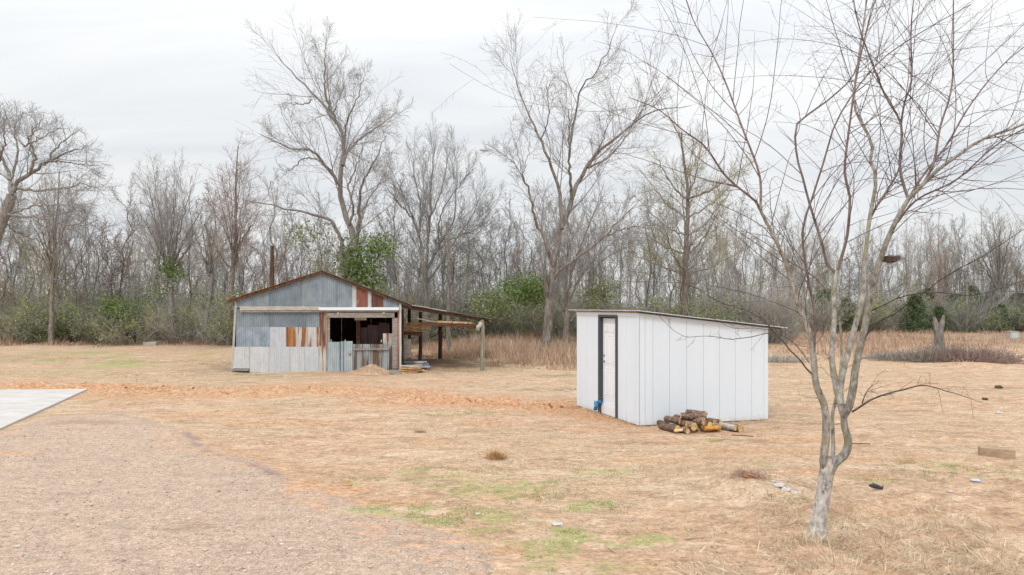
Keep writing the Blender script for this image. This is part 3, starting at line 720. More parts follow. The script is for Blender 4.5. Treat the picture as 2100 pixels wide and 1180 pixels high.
# white cloth tied on the far end of the beam
g = Geo(); q = bp(uf1 - .12, -.04, zf1)
P = np.array([[q[0] + .07 * math.sin(i * 1.3), q[1] - .02, q[2] + .16 - i * .065] for i in range(6)])
obj('wrap', Geo().tubes(P, [.05, .09, .1, .09, .08, .04], 7, cap=True), M['white_wood'], lean, smooth=True)

# boards lying on shelf, beam and ground
rg = np.random.default_rng(5)
def split_board(c, L_, w, h, az, m, label, cat, group, tilt=0.0):
    c = np.asarray(c, float); t = np.array([math.cos(az), math.sin(az), math.sin(tilt)]); p = c - t * L_ / 2; q_ = c + t * L_ / 2
    n = 5; g_ = Geo(); t /= np.linalg.norm(t); s = np.cross(t, (0, 0, 1)); s /= np.linalg.norm(s); up = np.cross(s, t)
    V = []
    for i in range(n):
        o = p + (q_ - p) * i / (n - 1); a = w / 2 * (1 + rg.uniform(-.2, .15)); b = h / 2 * (1 + rg.uniform(-.25, .15))
        V += [o - s * a - up * b, o + s * a * .9 - up * b, o + s * a * .8 + up * b, o - s * a * .85 + up * b * .8]
    F = [[i * 4 + j, i * 4 + (j + 1) % 4, i * 4 + 4 + (j + 1) % 4, i * 4 + 4 + j] for i in range(n - 1) for j in range(4)] + [[3, 2, 1, 0], [n * 4 - 4, n * 4 - 3, n * 4 - 2, n * 4 - 1]]
    return solo('split_board', g_.add(V, F), M[m], c, label, cat, group)
ub, vb = us0, 1.02
for lay in range(7):
    for j in range(3):
        u_ = us0 + .2 + j * .3 + rg.uniform(-.04, .04)
        split_board(bp(u_, 1.12 + .1 * j + rg.uniform(-.05, .05), (zs0 + zs1) / 2 + .11 + lay * .055), rg.uniform(.4, .6), .12, .045, ROT + rg.uniform(-.35, .35), ('yellow_wood', 'pale_wood', 'yellow_wood')[(lay + j) % 3],
                    'split yellow board stacked on the shelf beside the barn wall', 'board', 'split boards stacked on the lean-to shelf', rg.uniform(-.08, .08))
for i, t in enumerate((.30, .38, .46, .56, .64, .72, .80)):
    u_ = uf0 + (uf1 - uf0) * t; z_ = zf0 + (zf1 - zf0) * t + .072
    split_board(bp(u_, .06, z_ + .035), .22, .09, .07, ROT + rg.uniform(-.3, .3), 'pale_wood' if i % 2 else 'yellow_wood', 'short pale wood offcut lying on the front beam of the lean-to', 'offcut', 'offcuts on the lean-to beam')
lu, lz = bf(874, 659, .1); split_board(bp(lu + .05, .1, lz + .03), .8, .09, .05, ROT - .1, 'grey_wood', 'grey weathered plank slanting over the left end of the lean-to beam', 'plank', None, -.2)
px_, py_ = W(842, 764, 26.2)[:2]; zg = float(H(px_, py_))
for lay in range(4):
    for j in range(3):
        split_board((px_ + rg.uniform(-.12, .12), py_ + .15 * j + rg.uniform(-.04, .04), zg + .04 + lay * .075), rg.uniform(.6, .85), .14, .06, ROT + rg.uniform(-.3, .3), ('yellow_wood', 'pale_wood')[(lay + j) % 2],
                    'split yellow board in the low heap on the ground beside the barn corner', 'board', 'split boards heaped on the ground by the barn corner', rg.uniform(-.06, .06))
px2, py2 = W(838, 752, 27.6)[:2]; zg2 = float(H(px2, py2))
for lay in range(4):
    for j in range(2):
        split_board((px2 + .1 + j * .25 + rg.uniform(-.1, .1), py2 + rg.uniform(-.1, .1), zg2 + .04 + lay * .09), rg.uniform(.8, 1.0), .2, .07, ROT + rg.uniform(-.4, .4), ('grey_wood', 'galv_mottled')[(lay) % 2],
                    'grey plank in the heap under the shelf of the lean-to', 'plank', 'grey planks heaped under the lean-to', rg.uniform(-.05, .05))
# block and chopped stump at the barn corner
bx_, by_ = W(811, 768, 25.6)[:2]; zb_ = float(H(bx_, by_))
solo('timber_block', Geo().hexa([(bx_ - .22, by_ - .08, zb_ - .02), (bx_ + .22, by_ - .06, zb_ - .02), (bx_ + .22, by_ + .1, zb_ - .02), (bx_ - .22, by_ + .08, zb_ - .02), (bx_ - .22, by_ - .08, zb_ + .17), (bx_ + .2, by_ - .06, zb_ + .16), (bx_ + .2, by_ + .1, zb_ + .16), (bx_ - .2, by_ + .08, zb_ + .18)]),
     M['grey_wood'], (bx_, by_, zb_), 'grey timber block at the foot of the barn corner post', 'block')

# ------------------------------------------------------------------ white shed
N3 = np.array([*SHED_N, 0.]); uV = np.array([*(SHED_R - SHED_N), 0.]); vV = np.array([*(SHED_L - SHED_N), 0.])
LUs, LVs = np.linalg.norm(uV), np.linalg.norm(vV); uV /= LUs; vV /= LVs
ZB = 0.02; dN = SHED_N[1]; dR = SHED_R[1]
ZN = CAM_H - (639.5 - HOR) / FPX * dN; ZRr = CAM_H - (670 - HOR) / FPX * dR
def shp(u, v, z): return N3 + uV * u + vV * v + np.array([0, 0, z])
def stop(u): return ZN + (ZRr - ZN) * u / LUs
shed = thing('white_shed', shp(LUs / 2, LVs / 2, 0), 'small white board-sided shed with a charcoal framed door', 'shed')
def shex(g_, u0, u1, v0, v1, z0, zt_f):
    f = zt_f if callable(zt_f) else (lambda u: zt_f)
    return g_.hexa([shp(u0, v0, z0), shp(u1, v0, z0), shp(u1, v1, z0), shp(u0, v1, z0), shp(u0, v0, f(u0)), shp(u1, v0, f(u1)), shp(u1, v1, f(u1)), shp(u0, v1, f(u0))])
def u_on_right(px):   # v=0 plane
    a = (px - 1050) / FPX; return (a * N3[1] - N3[0]) / (uV[0] - a * uV[1])
def v_on_left(px):    # u=0 plane
    a = (px - 1050) / FPX; return (a * N3[1] - N3[0]) / (vV[0] - a * vV[1])
kd = Nodes('siding_white', .5, .3)
cw = kd.mix(kd.ramp(kd.noise(1.3, 4, .6, (1, 1, .4)), [(.3, 0.0), (.7, 1.0)]), (.67, .735, .80), (.715, .775, .83))
zs_ = kd.n('ShaderNodeSeparateXYZ'); kd.L(kd.tc.outputs['Object'], zs_.inputs[0])
splash = kd.math('ADD', kd.math('MULTIPLY', zs_.outputs[2], -2.6), kd.math('MULTIPLY', kd.noise(7, 5, .7), 1.0))
cw = kd.mix(kd.ramp(splash, [(.15, 0.0), (.7, .5)]), cw, (.52, .40, .29))
cw = kd.mix(kd.ramp(kd.noise(11, 3, .5, (1, 1, .3)), [(.70, 0.0), (.78, .18)]), cw, (.5, .47, .42))
kd.col(cw).bump(kd.noise(28, 4, .6, (1, 1, .05)), .12, .003); M['siding'] = kd.m
M['groove'] = plain('siding_groove', (.70, .73, .77), .7, .03)
M['charcoal'] = plain('charcoal_paint', (.062, .068, .08), .5, .08)
M['raw_wood'] = wood_mat('raw_wood_edge', (.42, .25, .14), (.58, .40, .26), stretch=(.2, .2, 1))
M['hole'] = plain('lock_hole', (.05, .03, .02), .9)
FR = .055    # frieze drop
# backing walls (groove floor)
g = Geo(); shex(g, .03, LUs - .03, .018, .05, ZB, lambda u: stop(u) - .02); obj('wall', g, M['groove'], shed)
DV0, DV1 = v_on_left(1267.0), v_on_left(1228.5)      # opening incl. trim (v grows away from the camera)
ZDT = CAM_H - (646.5 - HOR) / FPX * shp(0, DV0, 0)[1]
g = Geo(); shex(g, .018, .05, .03, DV0 + .03, ZB, stop(0) - .02); obj('wall', g, M['groove'], shed)
g = Geo(); shex(g, .018, .05, DV1 - .03, LVs - .03, ZB, stop(0) - .02); obj('wall', g, M['groove'], shed)
g = Geo(); shex(g, .018, .05, DV0 + .03, DV1 - .03, ZDT - .05, stop(0) - .02); obj('wall', g, M['groove'], shed)
g = Geo(); shex(g, .03, LUs, LVs - .05, LVs, ZB, lambda u: stop(u) - .02); obj('wall', g, M['siding'], shed)
g = Geo(); shex(g, LUs - .05, LUs, .03, LVs - .05, ZB, stop(LUs) - .02); obj('wall', g, M['siding'], shed)
# right-hand wall panels
cuts = [u_on_right(p) for p in (1323, 1339, 1373, 1408, 1442.5, 1475.5, 1508, 1541.5, 1567)]
cuts = [c_ for c_ in cuts]
GW = .0038
for i in range(len(cuts) - 1):
    g = Geo(); shex(g, cuts[i] + GW, cuts[i + 1] - GW, 0, .018, ZB, lambda u: stop(u) - FR - .03); obj('panel', g, M['siding'], shed)
g = Geo(); shex(g, 0, cuts[0] - GW, 0, .018, ZB, lambda u: stop(u) - FR - .03); obj('panel', g, M['siding'], shed)
g = Geo(); shex(g, cuts[-1] + GW, LUs, 0, .018, ZB, lambda u: stop(u) - FR - .03); obj('corner_board', g, M['siding'], shed)
for c_ in cuts[:-1]:       # thin batten beside every groove
    pass
g = Geo(); c8 = [(0 - .012, -.006), (LUs, -.006), (LUs, .018), (0 - .012, .018)]
g.hexa([shp(u, v, stop(u) - FR - .034) for u, v in c8] + [shp(u, v, stop(u) - .03) for u, v in c8]); obj('frieze_board', g, M['siding'], shed)
g = Geo(); c8 = [(.01, .0), (LUs - .01, .0), (LUs - .01, .03), (.01, .03)]
g.hexa([shp(u, v, stop(u) - .03) for u, v in c8] + [shp(u, v, stop(u) - .004) for u, v in c8]); obj('top_plate', g, M['raw_wood'], shed)
g = Geo(); shex(g, -.0, .03, .0, LVs, stop(0) - .03, stop(0) - .004); obj('top_plate', g, M['raw_wood'], shed)
# left-hand wall panels
vc_ = [v_on_left(p) for p in (1304, 1288, 1271)]
lv = [.0, vc_[0], vc_[1] * .0 + v_on_left(1285), DV0]
ZF = stop(0) - FR - .06
for a, b in zip(lv[:-1], lv[1:]):
    g = Geo(); shex(g, 0, .018, a + GW * (a > 0), b - GW, ZB, ZF); obj('panel', g, M['siding'], shed)
rv = [DV1] + [v_on_left(p) for p in (1216.5, 1204, 1191)] + [LVs]
for a, b in zip(rv[:-1], rv[1:]):
    g = Geo(); shex(g, 0, .018, a + GW, b - (GW if b < LVs else 0), ZB, ZF); obj('panel', g, M['siding'], shed)
g = Geo(); shex(g, 0, .018, DV0, DV1, ZDT + .004, ZF); obj('panel', g, M['siding'], shed)
g = Geo(); shex(g, -.010, .018, .004, LVs, ZF + .003, stop(0) - .03); obj('frieze_board', g, M['siding'], shed)
g = Geo(); shex(g, -.014, -.001, -.012, .07, ZB, ZF); obj('corner_board', g, M['siding'], shed)
# door frame
TW = .075; RV = .065
ft = thing; door = thing  # names only
for nm, a, b, z0_, z1_ in (('side', DV0, DV0 + TW, .0, ZDT), ('side', DV1 - TW, DV1, .0, ZDT), ('head', DV0 + TW, DV1 - TW, ZDT - TW, ZDT)):
    g = Geo(); shex(g, -.028, .0 if nm == 'x' else .016, a, b, z0_ + ZB, z1_); obj('door_trim', g, M['charcoal'], shed)
for a, b, z0_, z1_ in ((DV0 + TW - .02, DV0 + TW, .0, ZDT - TW), (DV1 - TW, DV1 - TW + .02, .0, ZDT - TW), (DV0 + TW, DV1 - TW, ZDT - TW, ZDT - TW + .02)):
    g = Geo(); shex(g, .017, RV + .05, a, b, z0_ + ZB, z1_); obj('door_jamb', g, M['charcoal'], shed)
dv0, dv1 = DV0 + TW + .004, DV1 - TW - .004
zd0, zd1 = ZB + .26, ZDT - TW - .006
dr = None
g = Geo(); shex(g, RV, RV + .04, dv0, dv1, zd0, zd1)
dr = obj('door', g, M['white_paint'], shed)
W_ = dv1 - dv0; Hd = zd1 - zd0
def dpanel(a0, a1, b0, b1):
    for (x0, x1, y0, y1) in ((a0, a1, b0, b0 + .02), (a0, a1, b1 - .02, b1), (a0, a0 + .02, b0 + .02, b1 - .02), (a1 - .02, a1, b0 + .02, b1 - .02)):
        pass
    g_ = Geo(); v0 = dv0 + a0 * W_; v1 = dv0 + a1 * W_; z0 = zd0 + b0 * Hd; z1 = zd0 + b1 * Hd
    # raised moulding: bevelled frame and inner field
    def ring(inset, u): return [shp(u, v0 + inset, z0 + inset), shp(u, v1 - inset, z0 + inset), shp(u, v1 - inset, z1 - inset), shp(u, v0 + inset, z1 - inset)]
    V = ring(0, RV - .0015) + ring(.012, RV - .012) + ring(.028, RV - .002) + ring(.05, RV - .010)
    F = []
    for r in range(3):
        for j in range(4): F.append([r * 4 + j, r * 4 + (j + 1) % 4, r * 4 + 4 + (j + 1) % 4, r * 4 + 4 + j])
    F.append([12, 13, 14, 15]); g_.add(V, F); o = obj('door_panel', g_, M['white_paint'], dr)
for a0, a1 in ((.13, .46), (.54, .87)):
    for b0, b1 in ((.10, .42), (.47, .80), (.84, .95)): dpanel(a0, a1, b0, b1)
for zz in (.505, .575):
    p = shp(RV - .004, dv1 - .07, zd0 + Hd * (zz - .02)); a_ = np.arange(10) * 2 * math.pi / 10
    V = [p + vV * math.cos(t) * .028 + np.array([0, 0, math.sin(t) * .028]) for t in a_]; V2 = [q_ + uV * .01 - uV * .014 for q_ in V]
    g_ = Geo(); g_.add(V + V2, [[j, (j + 1) % 10, 10 + (j + 1) % 10, 10 + j] for j in range(10)] + [list(range(10, 20))] if False else [[j, (j + 1) % 10, 10 + (j + 1) % 10, 10 + j] for j in range(10)])
    g_.F.append(np.array([list(range(10, 20))])); obj('lock_hole', g_, M['hole'], dr)
g = Geo(); shex(g, .019, RV + .04, DV0 + TW + .002, DV1 - TW - .002, ZB, zd0 - .05); obj('step', g, M['white_paint'], shed)
g = Geo(); shex(g, RV - .03, RV + .04, DV0 + TW + .002, DV1 - TW - .002, zd0 - .049, zd0 - .004); obj('threshold', g, M['groove'], shed)
# roof of corrugated sheets sloping to the right
ov0, ov1 = -.10, LUs + .42
nsh = 6; wv = (LVs + .42) / nsh
M['shed_roof'] = metal_mat('shed_roof_metal', (.42, .43, .44), (.52, .53, .54), seed=21, rough=.4)
def sroof(u): return stop(u) + .012
for i in range(nsh):
    v0 = -.12 + i * wv; v1 = v0 + wv + .02; dz = .004 * (i % 2)
    obj('roof_sheet', corrugated(shp(ov1, v0, sroof(ov1) + dz), shp(ov1, v1, sroof(ov1) + dz), shp(ov0, v1, sroof(ov0) + dz), shp(ov0, v0, sroof(ov0) + dz), .009, .076, .003, rows=6, jit=.002), M['shed_roof'], shed)
g = Geo(); c8 = [(-.06, -.05), (LUs + .30, -.05), (LUs + .30, -.015), (-.06, -.015)]
g.hexa([shp(u, v, stop(u) - .028) for u, v in c8] + [shp(u, v, stop(u) - .0) for u, v in c8]); obj('underside_strip', g, M['charcoal'], shed)  # charcoal strip below the front overhang, makes the roof edge's underside dark

# blue cloth hanging over the step
kb = Nodes('blue_cloth', .8, .1); kb.col(kb.ramp(kb.noise(14, 4), [(.3, (.03, .16, .36)), (.7, (.10, .36, .62))])); M['blue'] = kb.m
g = Geo(); base = shp(-.03, DV1 - TW - .02, 0)
nu, nvv = 9, 12; V = []
for i in range(nvv):
    t = i / (nvv - 1)
    for j in range(nu):
        s = j / (nu - 1)
        z = ZB + .27 - t * .19 + .02 * math.sin(s * 9 + t * 3); uu = .10 - min(t * 1.2, .2) * .7 + .02 * math.sin(s * 14 + t * 4) * (1 + t)
        if t < .2: z = ZB + .26 + .03 * math.sin(s * 7)
        vv = DV1 - TW + .03 - s * (.13 - .05 * t) + .02 * math.sin(t * 8)
        V.append(shp(uu - .09, vv, max(z, .02)))
F = [[i * nu + j, i * nu + j + 1, (i + 1) * nu + j + 1, (i + 1) * nu + j] for i in range(nvv - 1) for j in range(nu - 1)]
V2 = [p + uV * .008 for p in V]; n0 = len(V)
g.add(V + V2, F + [[q_ + n0 for q_ in f[::-1]] for f in F])
solo('blue_cloth', g, M['blue'], base, 'crumpled blue cloth hanging over the doorstep of the white shed', 'cloth', smooth=True)

# ------------------------------------------------------------------ firewood
kk = Nodes('log_bark', .9, .15)
bn = kk.noise(22, 5, .7, (1, 1, 1), .6)
cb = kk.ramp(bn, [(.36, (.045, .028, .022)), (.48, (.13, .085, .065)), (.6, (.24, .165, .125)), (.74, (.46, .38, .33))])
kk.col(kk.mix(1.0, cb, kk.mix(kk.rand(), .9, 1.6), 'MULTIPLY')).bump(bn, .9, .02); M['log_bark'] = kk.m
ke = Nodes('cut_wood', .8, .15)
cd = ke.n('ShaderNodeVectorMath', operation='LENGTH'); ke.L(ke.tc.outputs['Object'], cd.inputs[0])
rings = ke.n('ShaderNodeTexNoise'); rings.inputs['Scale'].default_value = 9; ke.L(ke.coord((1, 1, 1)), rings.inputs['Vector'])
cr = ke.ramp(rings.outputs['Fac'], [(.3, (.46, .25, .09)), (.5, (.62, .42, .20)), (.7, (.74, .60, .38))])
ke.col(ke.mix(1.0, cr, ke.mix(ke.rand(), .75, 1.12), 'MULTIPLY')); M['cut_wood'] = ke.m
M['split_orange'] = wood_mat('split_orange_wood', (.30, .13, .03), (.58, .30, .07), (.70, .50, .22), sc=.8, stretch=(1, 1, 1))
M['white_bark'] = bark_mat('white_bark', (.20, .17, .15), (.48, .45, .42), (.62, .60, .58), sc=1.4)
def log(px, py, d, length, az, r, label, m='log_bark', tilt=0.0, end_m='cut_wood', squash=1.0, half=False):
    """px,py = centre of the end that faces the camera"""
    if az > 1.8: az = az - (az - 1.8) * .6; length *= 1.0
    r *= 1.17
    c = W(px, py, d); t = np.array([math.cos(az) * math.cos(tilt), math.sin(az) * math.cos(tilt), math.sin(tilt)])
    s = np.cross(t, (0, 0, 1)); s /= np.linalg.norm(s); up = np.cross(s, t)
    c[2] = max(c[2], r * squash * .9 + .0)
    root = thing('firewood_log', c, label, 'log', 'firewood logs piled in front of the white shed')
    n, ns = 7, 12; rr = rg.uniform(.88, 1.06, (n, ns)); rr[:, :] = rr * (1 + .06 * np.sin(np.arange(n))[:, None])
    V = []
    for i in range(n):
        o = c + t * length * i / (n - 1) + s * rg.uniform(-.006, .006)
        for j in range(ns):
            a = 2 * math.pi * j / ns; k_ = r * rr[i, j]
            if half and math.sin(a) < -.1: k_ *= .45
            V.append(o + s * math.cos(a) * k_ + up * math.sin(a) * k_ * squash)
    F = [[i * ns + j, i * ns + (j + 1) % ns, i * ns + ns + (j + 1) % ns, i * ns + ns + j] for i in range(n - 1) for j in range(ns)]
    obj('bark', Geo().add(V, F), M[m], root, smooth=True)
    for e_, idx, dd in ((0, 0, -1), (1, (n - 1) * ns, 1)):
        ring_ = np.array(V[idx:idx + ns]); cen = ring_.mean(0); ring2 = cen + (ring_ - cen) * .9 + t * dd * .004
        g_ = Geo().add(list(ring_) + list(ring2) + [cen + t * dd * .005], [[j, (j + 1) % ns, ns + (j + 1) % ns, ns + j] for j in range(ns)])
        g_.F.append(np.array([[ns + j, ns + (j + 1) % ns, 2 * ns] for j in range(ns)])); obj('cut_face', g_, M[end_m], root)
    return root
D = 13.75
LB = 'firewood log'
log(1389, 882, 13.55, .42, math.radians(148), .066, 'rough barked firewood log at the left end of the pile, resting on a darker log')
log(1376, 890, 13.75, .3, math.radians(150), .055, 'dark low firewood log under the left end of the pile', end_m='split_orange')
log(1396.5, 864.5, 13.75, .40, math.radians(155), .06, 'firewood log with yellow cut end left of the two crossed top logs')
log(1410, 870.5, 13.6, .36, math.radians(128), .056, 'firewood log with oval whitish cut end in the middle of the pile')
log(1423.5, 876, 13.52, .42, math.radians(118), .074, 'thick firewood log with ringed cut end in the middle of the pile')
log(1443.5, 865, 13.62, .48, math.radians(172), .068, 'long pale-topped log under the crossed logs with narrow cut end', squash=1.15)
log(1465.5, 867, 13.75, .36, math.radians(165), .055, 'reddish barked firewood log right of the crossed top logs')
log(1434, 882, 13.75, .35, math.radians(125), .052, 'thin firewood log tucked low beneath the thick ringed log')
log(1396, 853.5, 13.75, .50, math.radians(-6), .052, 'curved pale firewood log lying across the top of the pile', m='log_bark', end_m='cut_wood', squash=1.1)
log(1448, 851, 13.8, .46, math.radians(166), .058, 'dark wet firewood log crossing the top of the pile', half=True)
log(1402, 888, 13.6, .24, math.radians(35), .052, 'split log with red inner wood at the front of the pile', m='split_orange', half=True)
log(1419, 887, 13.62, .22, math.radians(70), .048, 'short split firewood piece beside the red one', m='cut_wood')
log(1444, 884, 13.6, .34, math.radians(12), .062, 'split orange log lying low on the right side of the pile', m='split_orange', end_m='split_orange', half=True)
log(1472, 878, 13.75, .3, math.radians(140), .054, 'orange ended firewood log low at the right of the pile', end_m='split_orange')
log(1383, 893, 13.5, .2, math.radians(20), .04, 'tan split chunk lying at the front left foot of the pile', m='cut_wood', half=True)
log(1509, 878, 13.62, .46, math.radians(150), .05, 'white barked log lying on the ground right of the pile', m='white_bark')
log(1519.5, 880, 13.6, .34, math.radians(118), .062, 'round ended log lying apart at the far right of the pile')
log(1488, 880, 13.85, .40, math.radians(160), .045, 'dark slender log sloping down the right side of the pile')

log(1369, 881, 14.1, .34, math.radians(120), .055, 'shadowed firewood log behind the left end of the pile')
log(1407, 862, 14.0, .40, math.radians(112), .058, 'firewood log lying behind the oval ended one')
log(1432, 862, 13.95, .38, math.radians(100), .06, 'short reddish firewood log wedged under the top logs', end_m='split_orange')
log(1456, 872, 13.6, .30, math.radians(118), .055, 'round ended firewood log between the thick ringed log and the orange split one')
log(1479, 868, 13.95, .36, math.radians(140), .055, 'brown firewood log lying behind the right side of the pile')
log(1411, 891, 13.45, .22, math.radians(118), .045, 'small log end poking out at the front foot of the pile')

# ------------------------------------------------------------------ foreground tree
rt = np.random.default_rng(21)
fx, fy = G(1674, 1112)
ftree = thing('young_tree', (fx, fy, float(H(fx, fy)) - .05), 'leafless multi-stemmed young tree with lichened bark in the right foreground', 'tree')
def fl(pts, d0, d1, r0, r1, K=18, w=.0): return limb(pts, d0, d1, r0 * (.9 if r0 > 6 else .72) / 192.0, r1 * .6 / 192.0, K, w, rng=rt)
trunk = [fl([(1673, 1130), (1675, 1105), (1679, 1070), (1689, 1010), (1696, 965), (1700, 938)], 7.3, 7.3, 19, 12.5, 16)]
trunk[0] = (trunk[0][0], np.interp(np.linspace(0, 1, 16), [0, .12, .3, .6, 1], [29, 21, 16, 14, 14.5]) / 192)
L = []
L.append(fl([(1692, 965), (1689, 944), (1694, 895), (1692.6, 841), (1682, 811), (1673, 787), (1669.5, 747), (1664, 698), (1655, 670), (1637, 623), (1619.5, 563), (1607, 528), (1584, 480), (1566, 445), (1550, 412)], 7.3, 6.9, 9.5, 4.2, 30))
L.append(fl([(1700, 970), (1711, 950), (1733, 931), (1740, 905), (1732, 875), (1730, 846)], 7.28, 7.25, 11.5, 10, 16))
L.append(fl([(1730, 850), (1718.7, 811), (1711, 772), (1706, 737), (1709, 688), (1711, 649), (1710, 600), (1714, 569), (1717, 556)], 7.25, 7.5, 8, 6, 20))
L.append(fl([(1725, 830), (1723, 796), (1731, 757), (1741, 718), (1755, 664), (1769, 610), (1773, 560), (1774, 534), (1783, 451), (1797, 368), (1785, 332), (1788, 293), (1756, 231), (1752, 190), (1765, 90), (1775, 20), (1778, -60)], 7.25, 8.0, 7, 1.6, 34))
L.append(fl([(1731, 852), (1741, 835), (1750, 796), (1755, 752), (1768, 698), (1782, 629), (1791, 581), (1809, 522), (1833, 463), (1863, 409), (1892, 380), (1922, 350), (1963, 320), (2017, 285), (2100, 255), (2200, 200)], 7.25, 6.5, 9, 1.8, 34))
L.append(fl([(1704, 945), (1709, 928), (1708, 890), (1707, 850), (1714, 822), (1722, 780), (1726, 720), (1722, 650)], 7.35, 7.6, 6, 3.5, 18))
L.append(fl([(1714, 562), (1697, 546), (1685, 498), (1661, 421), (1645, 360), (1634, 320), (1632, 261), (1656, 236), (1710, 196), (1756, 142), (1772, 36), (1790, -60)], 7.5, 8.4, 4.6, 1.4, 26))
L.append(fl([(1717, 558), (1728, 520), (1738, 480), (1743, 403), (1732, 356), (1741, 267), (1759, 142), (1785, 36), (1810, -50)], 7.5, 7.1, 5, 1.4, 24))
L.append(fl([(1551, 414), (1489, 362), (1447, 302), (1400, 267), (1350, 225), (1290, 200)], 6.9, 6.5, 3.6, 1.1, 20))
L.append(fl([(1560, 430), (1560, 415), (1557, 356), (1524, 267), (1489, 172), (1459, 107), (1424, 47), (1400, -20)], 6.9, 7.3, 3.8, 1.3, 22))
L.append(fl([(1668, 720), (1672, 652), (1655, 560), (1645, 474), (1661, 421), (1690, 330), (1720, 240), (1800, 130), (1900, 60), (1990, 10)], 7.1, 6.6, 4.2, 1.2, 24))
L.append(fl([(1892, 380), (1916, 332), (1928, 261), (1952, 178), (1955, 59), (1955, -40)], 6.8, 6.9, 3.6, 1.3, 18))
L.append(fl([(1863, 409), (1850, 370), (1845, 332), (1848, 255), (1815, 196), (1780, 107), (1758, 40), (1745, -40)], 6.9, 7.6, 4.2, 1.3, 22))
L.append(fl([(1848, 255), (1855, 210), (1870, 160), (1868, 60), (1880, -50)], 7.2, 7.5, 3, 1.2, 14))
L.append(fl([(1783, 451), (1800, 420), (1838, 360), (1850, 320)], 7.7, 7.4, 4, 2.6, 14))
L.append(fl([(1860, 412), (1893, 360), (1940, 300), (1990, 215), (2060, 130), (2150, 60)], 6.9, 7.2, 3.4, 1.2, 18))
L.append(fl([(1830, 468), (1880, 410), (1960, 370), (2040, 300), (2110, 262), (2200, 250)], 7.0, 6.4, 3.2, 1.2, 18))
L.append(fl([(1748, 845), (1782, 822), (1830, 806), (1870, 795), (1893, 790), (1930, 799), (1975, 812), (2015, 826)], 7.25, 7.6, 3, .8, 22, .004))
L.append(fl([(1768, 828), (1776, 806), (1790, 789)], 7.3, 7.2, 1.7, .7, 7))
L.append(fl([(1665, 768), (1640, 738), (1615, 712), (1587, 681), (1576, 667), (1545, 642), (1503, 628), (1461, 612), (1433, 594), (1380, 572)], 7.2, 7.9, 2.6, .8, 24, .006))
L.append(fl([(1587, 683), (1575, 682), (1543, 690), (1503, 696), (1470, 691), (1442, 689), (1411, 692), (1386, 681), (1364, 661), (1350, 646)], 7.4, 7.9, 1.3, .6, 22, .004))
L.append(fl([(1660, 745), (1630, 706), (1590, 680), (1545, 673), (1506, 674), (1476, 660)], 7.2, 7.7, 1.3, .6, 16, .004))
L.append(fl([(1770, 700), (1795, 668), (1840, 640), (1880, 612), (1950, 560), (2000, 535), (2100, 470)], 7.25, 6.6, 2.4, .9, 18, .004))
L.append(fl([(1782, 640), (1850, 610), (1920, 600), (2000, 606), (2100, 575)], 7.3, 6.8, 2.1, .8, 16, .004))
L.append(fl([(1700, 600), (1660, 560), (1610, 530), (1570, 470), (1500, 430), (1420, 400)], 7.5, 8.2, 2.6, .8, 18))
obj('trunk', Geo().tubes(*map(lambda a: a[None], trunk[0]), 14), M['bark_pale'], ftree, smooth=True)
for i, (p, r) in enumerate(L):
    obj('limb', Geo().tubes(p[None], r[None], 9 if i < 6 else 6), M['bark_limb'] if i < 6 else M['bark_low'] if 17 <= i <= 23 else M['bark_shoot'], ftree, smooth=True)
P0, R0 = pack(L[6:17] + [(L[0][0][14:], L[0][1][14:]), (L[3][0][14:], L[3][1][14:]), (L[4][0][14:], L[4][1][14:])], 20)
g = Geo()
P1, R1 = grow(P0, R0, 9, rt, t=(.05, .95), ang=(22, 55), absolute=(.9, 2.6), K=12, rr=.42, tip=.0012, trop=.0, wig=.04, rmax=.005, curl=.055)
P1b, R1b = grow(P0, R0, 16, rt, t=(.0, 1.), ang=(35, 75), absolute=(.15, .6), K=6, rr=.4, tip=.0012, trop=.05, wig=.12, rmax=.004)
P2, R2 = grow(P1, R1, 6, rt, t=(.1, .98), ang=(25, 60), absolute=(.10, .75), K=6, rr=.5, tip=.0010, trop=.02, wig=.08, rmax=.0026, curl=.08)
P3, R3 = grow(P2, R2, 3, rt, t=(.2, 1), ang=(30, 70), absolute=(.03, .12), K=3, rr=.7, tip=.0010, trop=.02, wig=.1)
g.tubes(P1, R1, 5); g.tubes(P1b, R1b, 4); g.tubes(P2, R2, 3); g.tubes(P3, R3, 3)
obj('shoots', g, M['twig_shoot'], ftree, smooth=True)['kind'] = 'stuff'
PL, RL = pack([L[0], L[2], L[5], L[17], L[18], L[19], L[20], L[21], L[22], L[23], L[24]], 20)
g = Geo()
Q1, S1 = grow(PL, RL, 11, rt, t=(.2, .98), ang=(30, 80), absolute=(.05, .34), K=5, rr=.45, tip=.0013, trop=.02, wig=.13, rmax=.003)
Q2, S2 = grow(Q1, S1, 3, rt, t=(.1, 1), ang=(30, 70), absolute=(.02, .09), K=3, rr=.7, tip=.0011, trop=.02, wig=.14)
g.tubes(Q1, S1, 3); g.tubes(Q2, S2, 3)
obj('twigs', g, M['bark_low'], ftree, smooth=True)['kind'] = 'stuff'
# nest of twigs in a fork
c = W(1826, 533, 7.05); n = 420
a = rt.uniform(0, 2 * math.pi, n); rr_ = rt.uniform(.02, .10, n); P = np.zeros((n, 4, 3)); dz_ = rt.uniform(-.03, .035, n); ti = rt.normal(0, .35, n); ou = rt.uniform(.2, .6, n)
for i in range(4):
    aa = a + (i - 1.5) * ou; q_ = rr_ * (1 + .28 * abs(i - 1.5) * rt.random(n)); P[:, i] = c + .78 * np.stack([np.cos(aa) * q_ * 1.1, np.sin(aa) * q_, (q_ - .06) * .35 + dz_ + (i - 1.5) * .02 * ti], -1)
solo('bird_nest', Geo().tubes(P, np.full((n, 4), .0022), 3), M['bark_shoot'], c, 'small tangled twig nest in a fork of the foreground tree', 'nest')

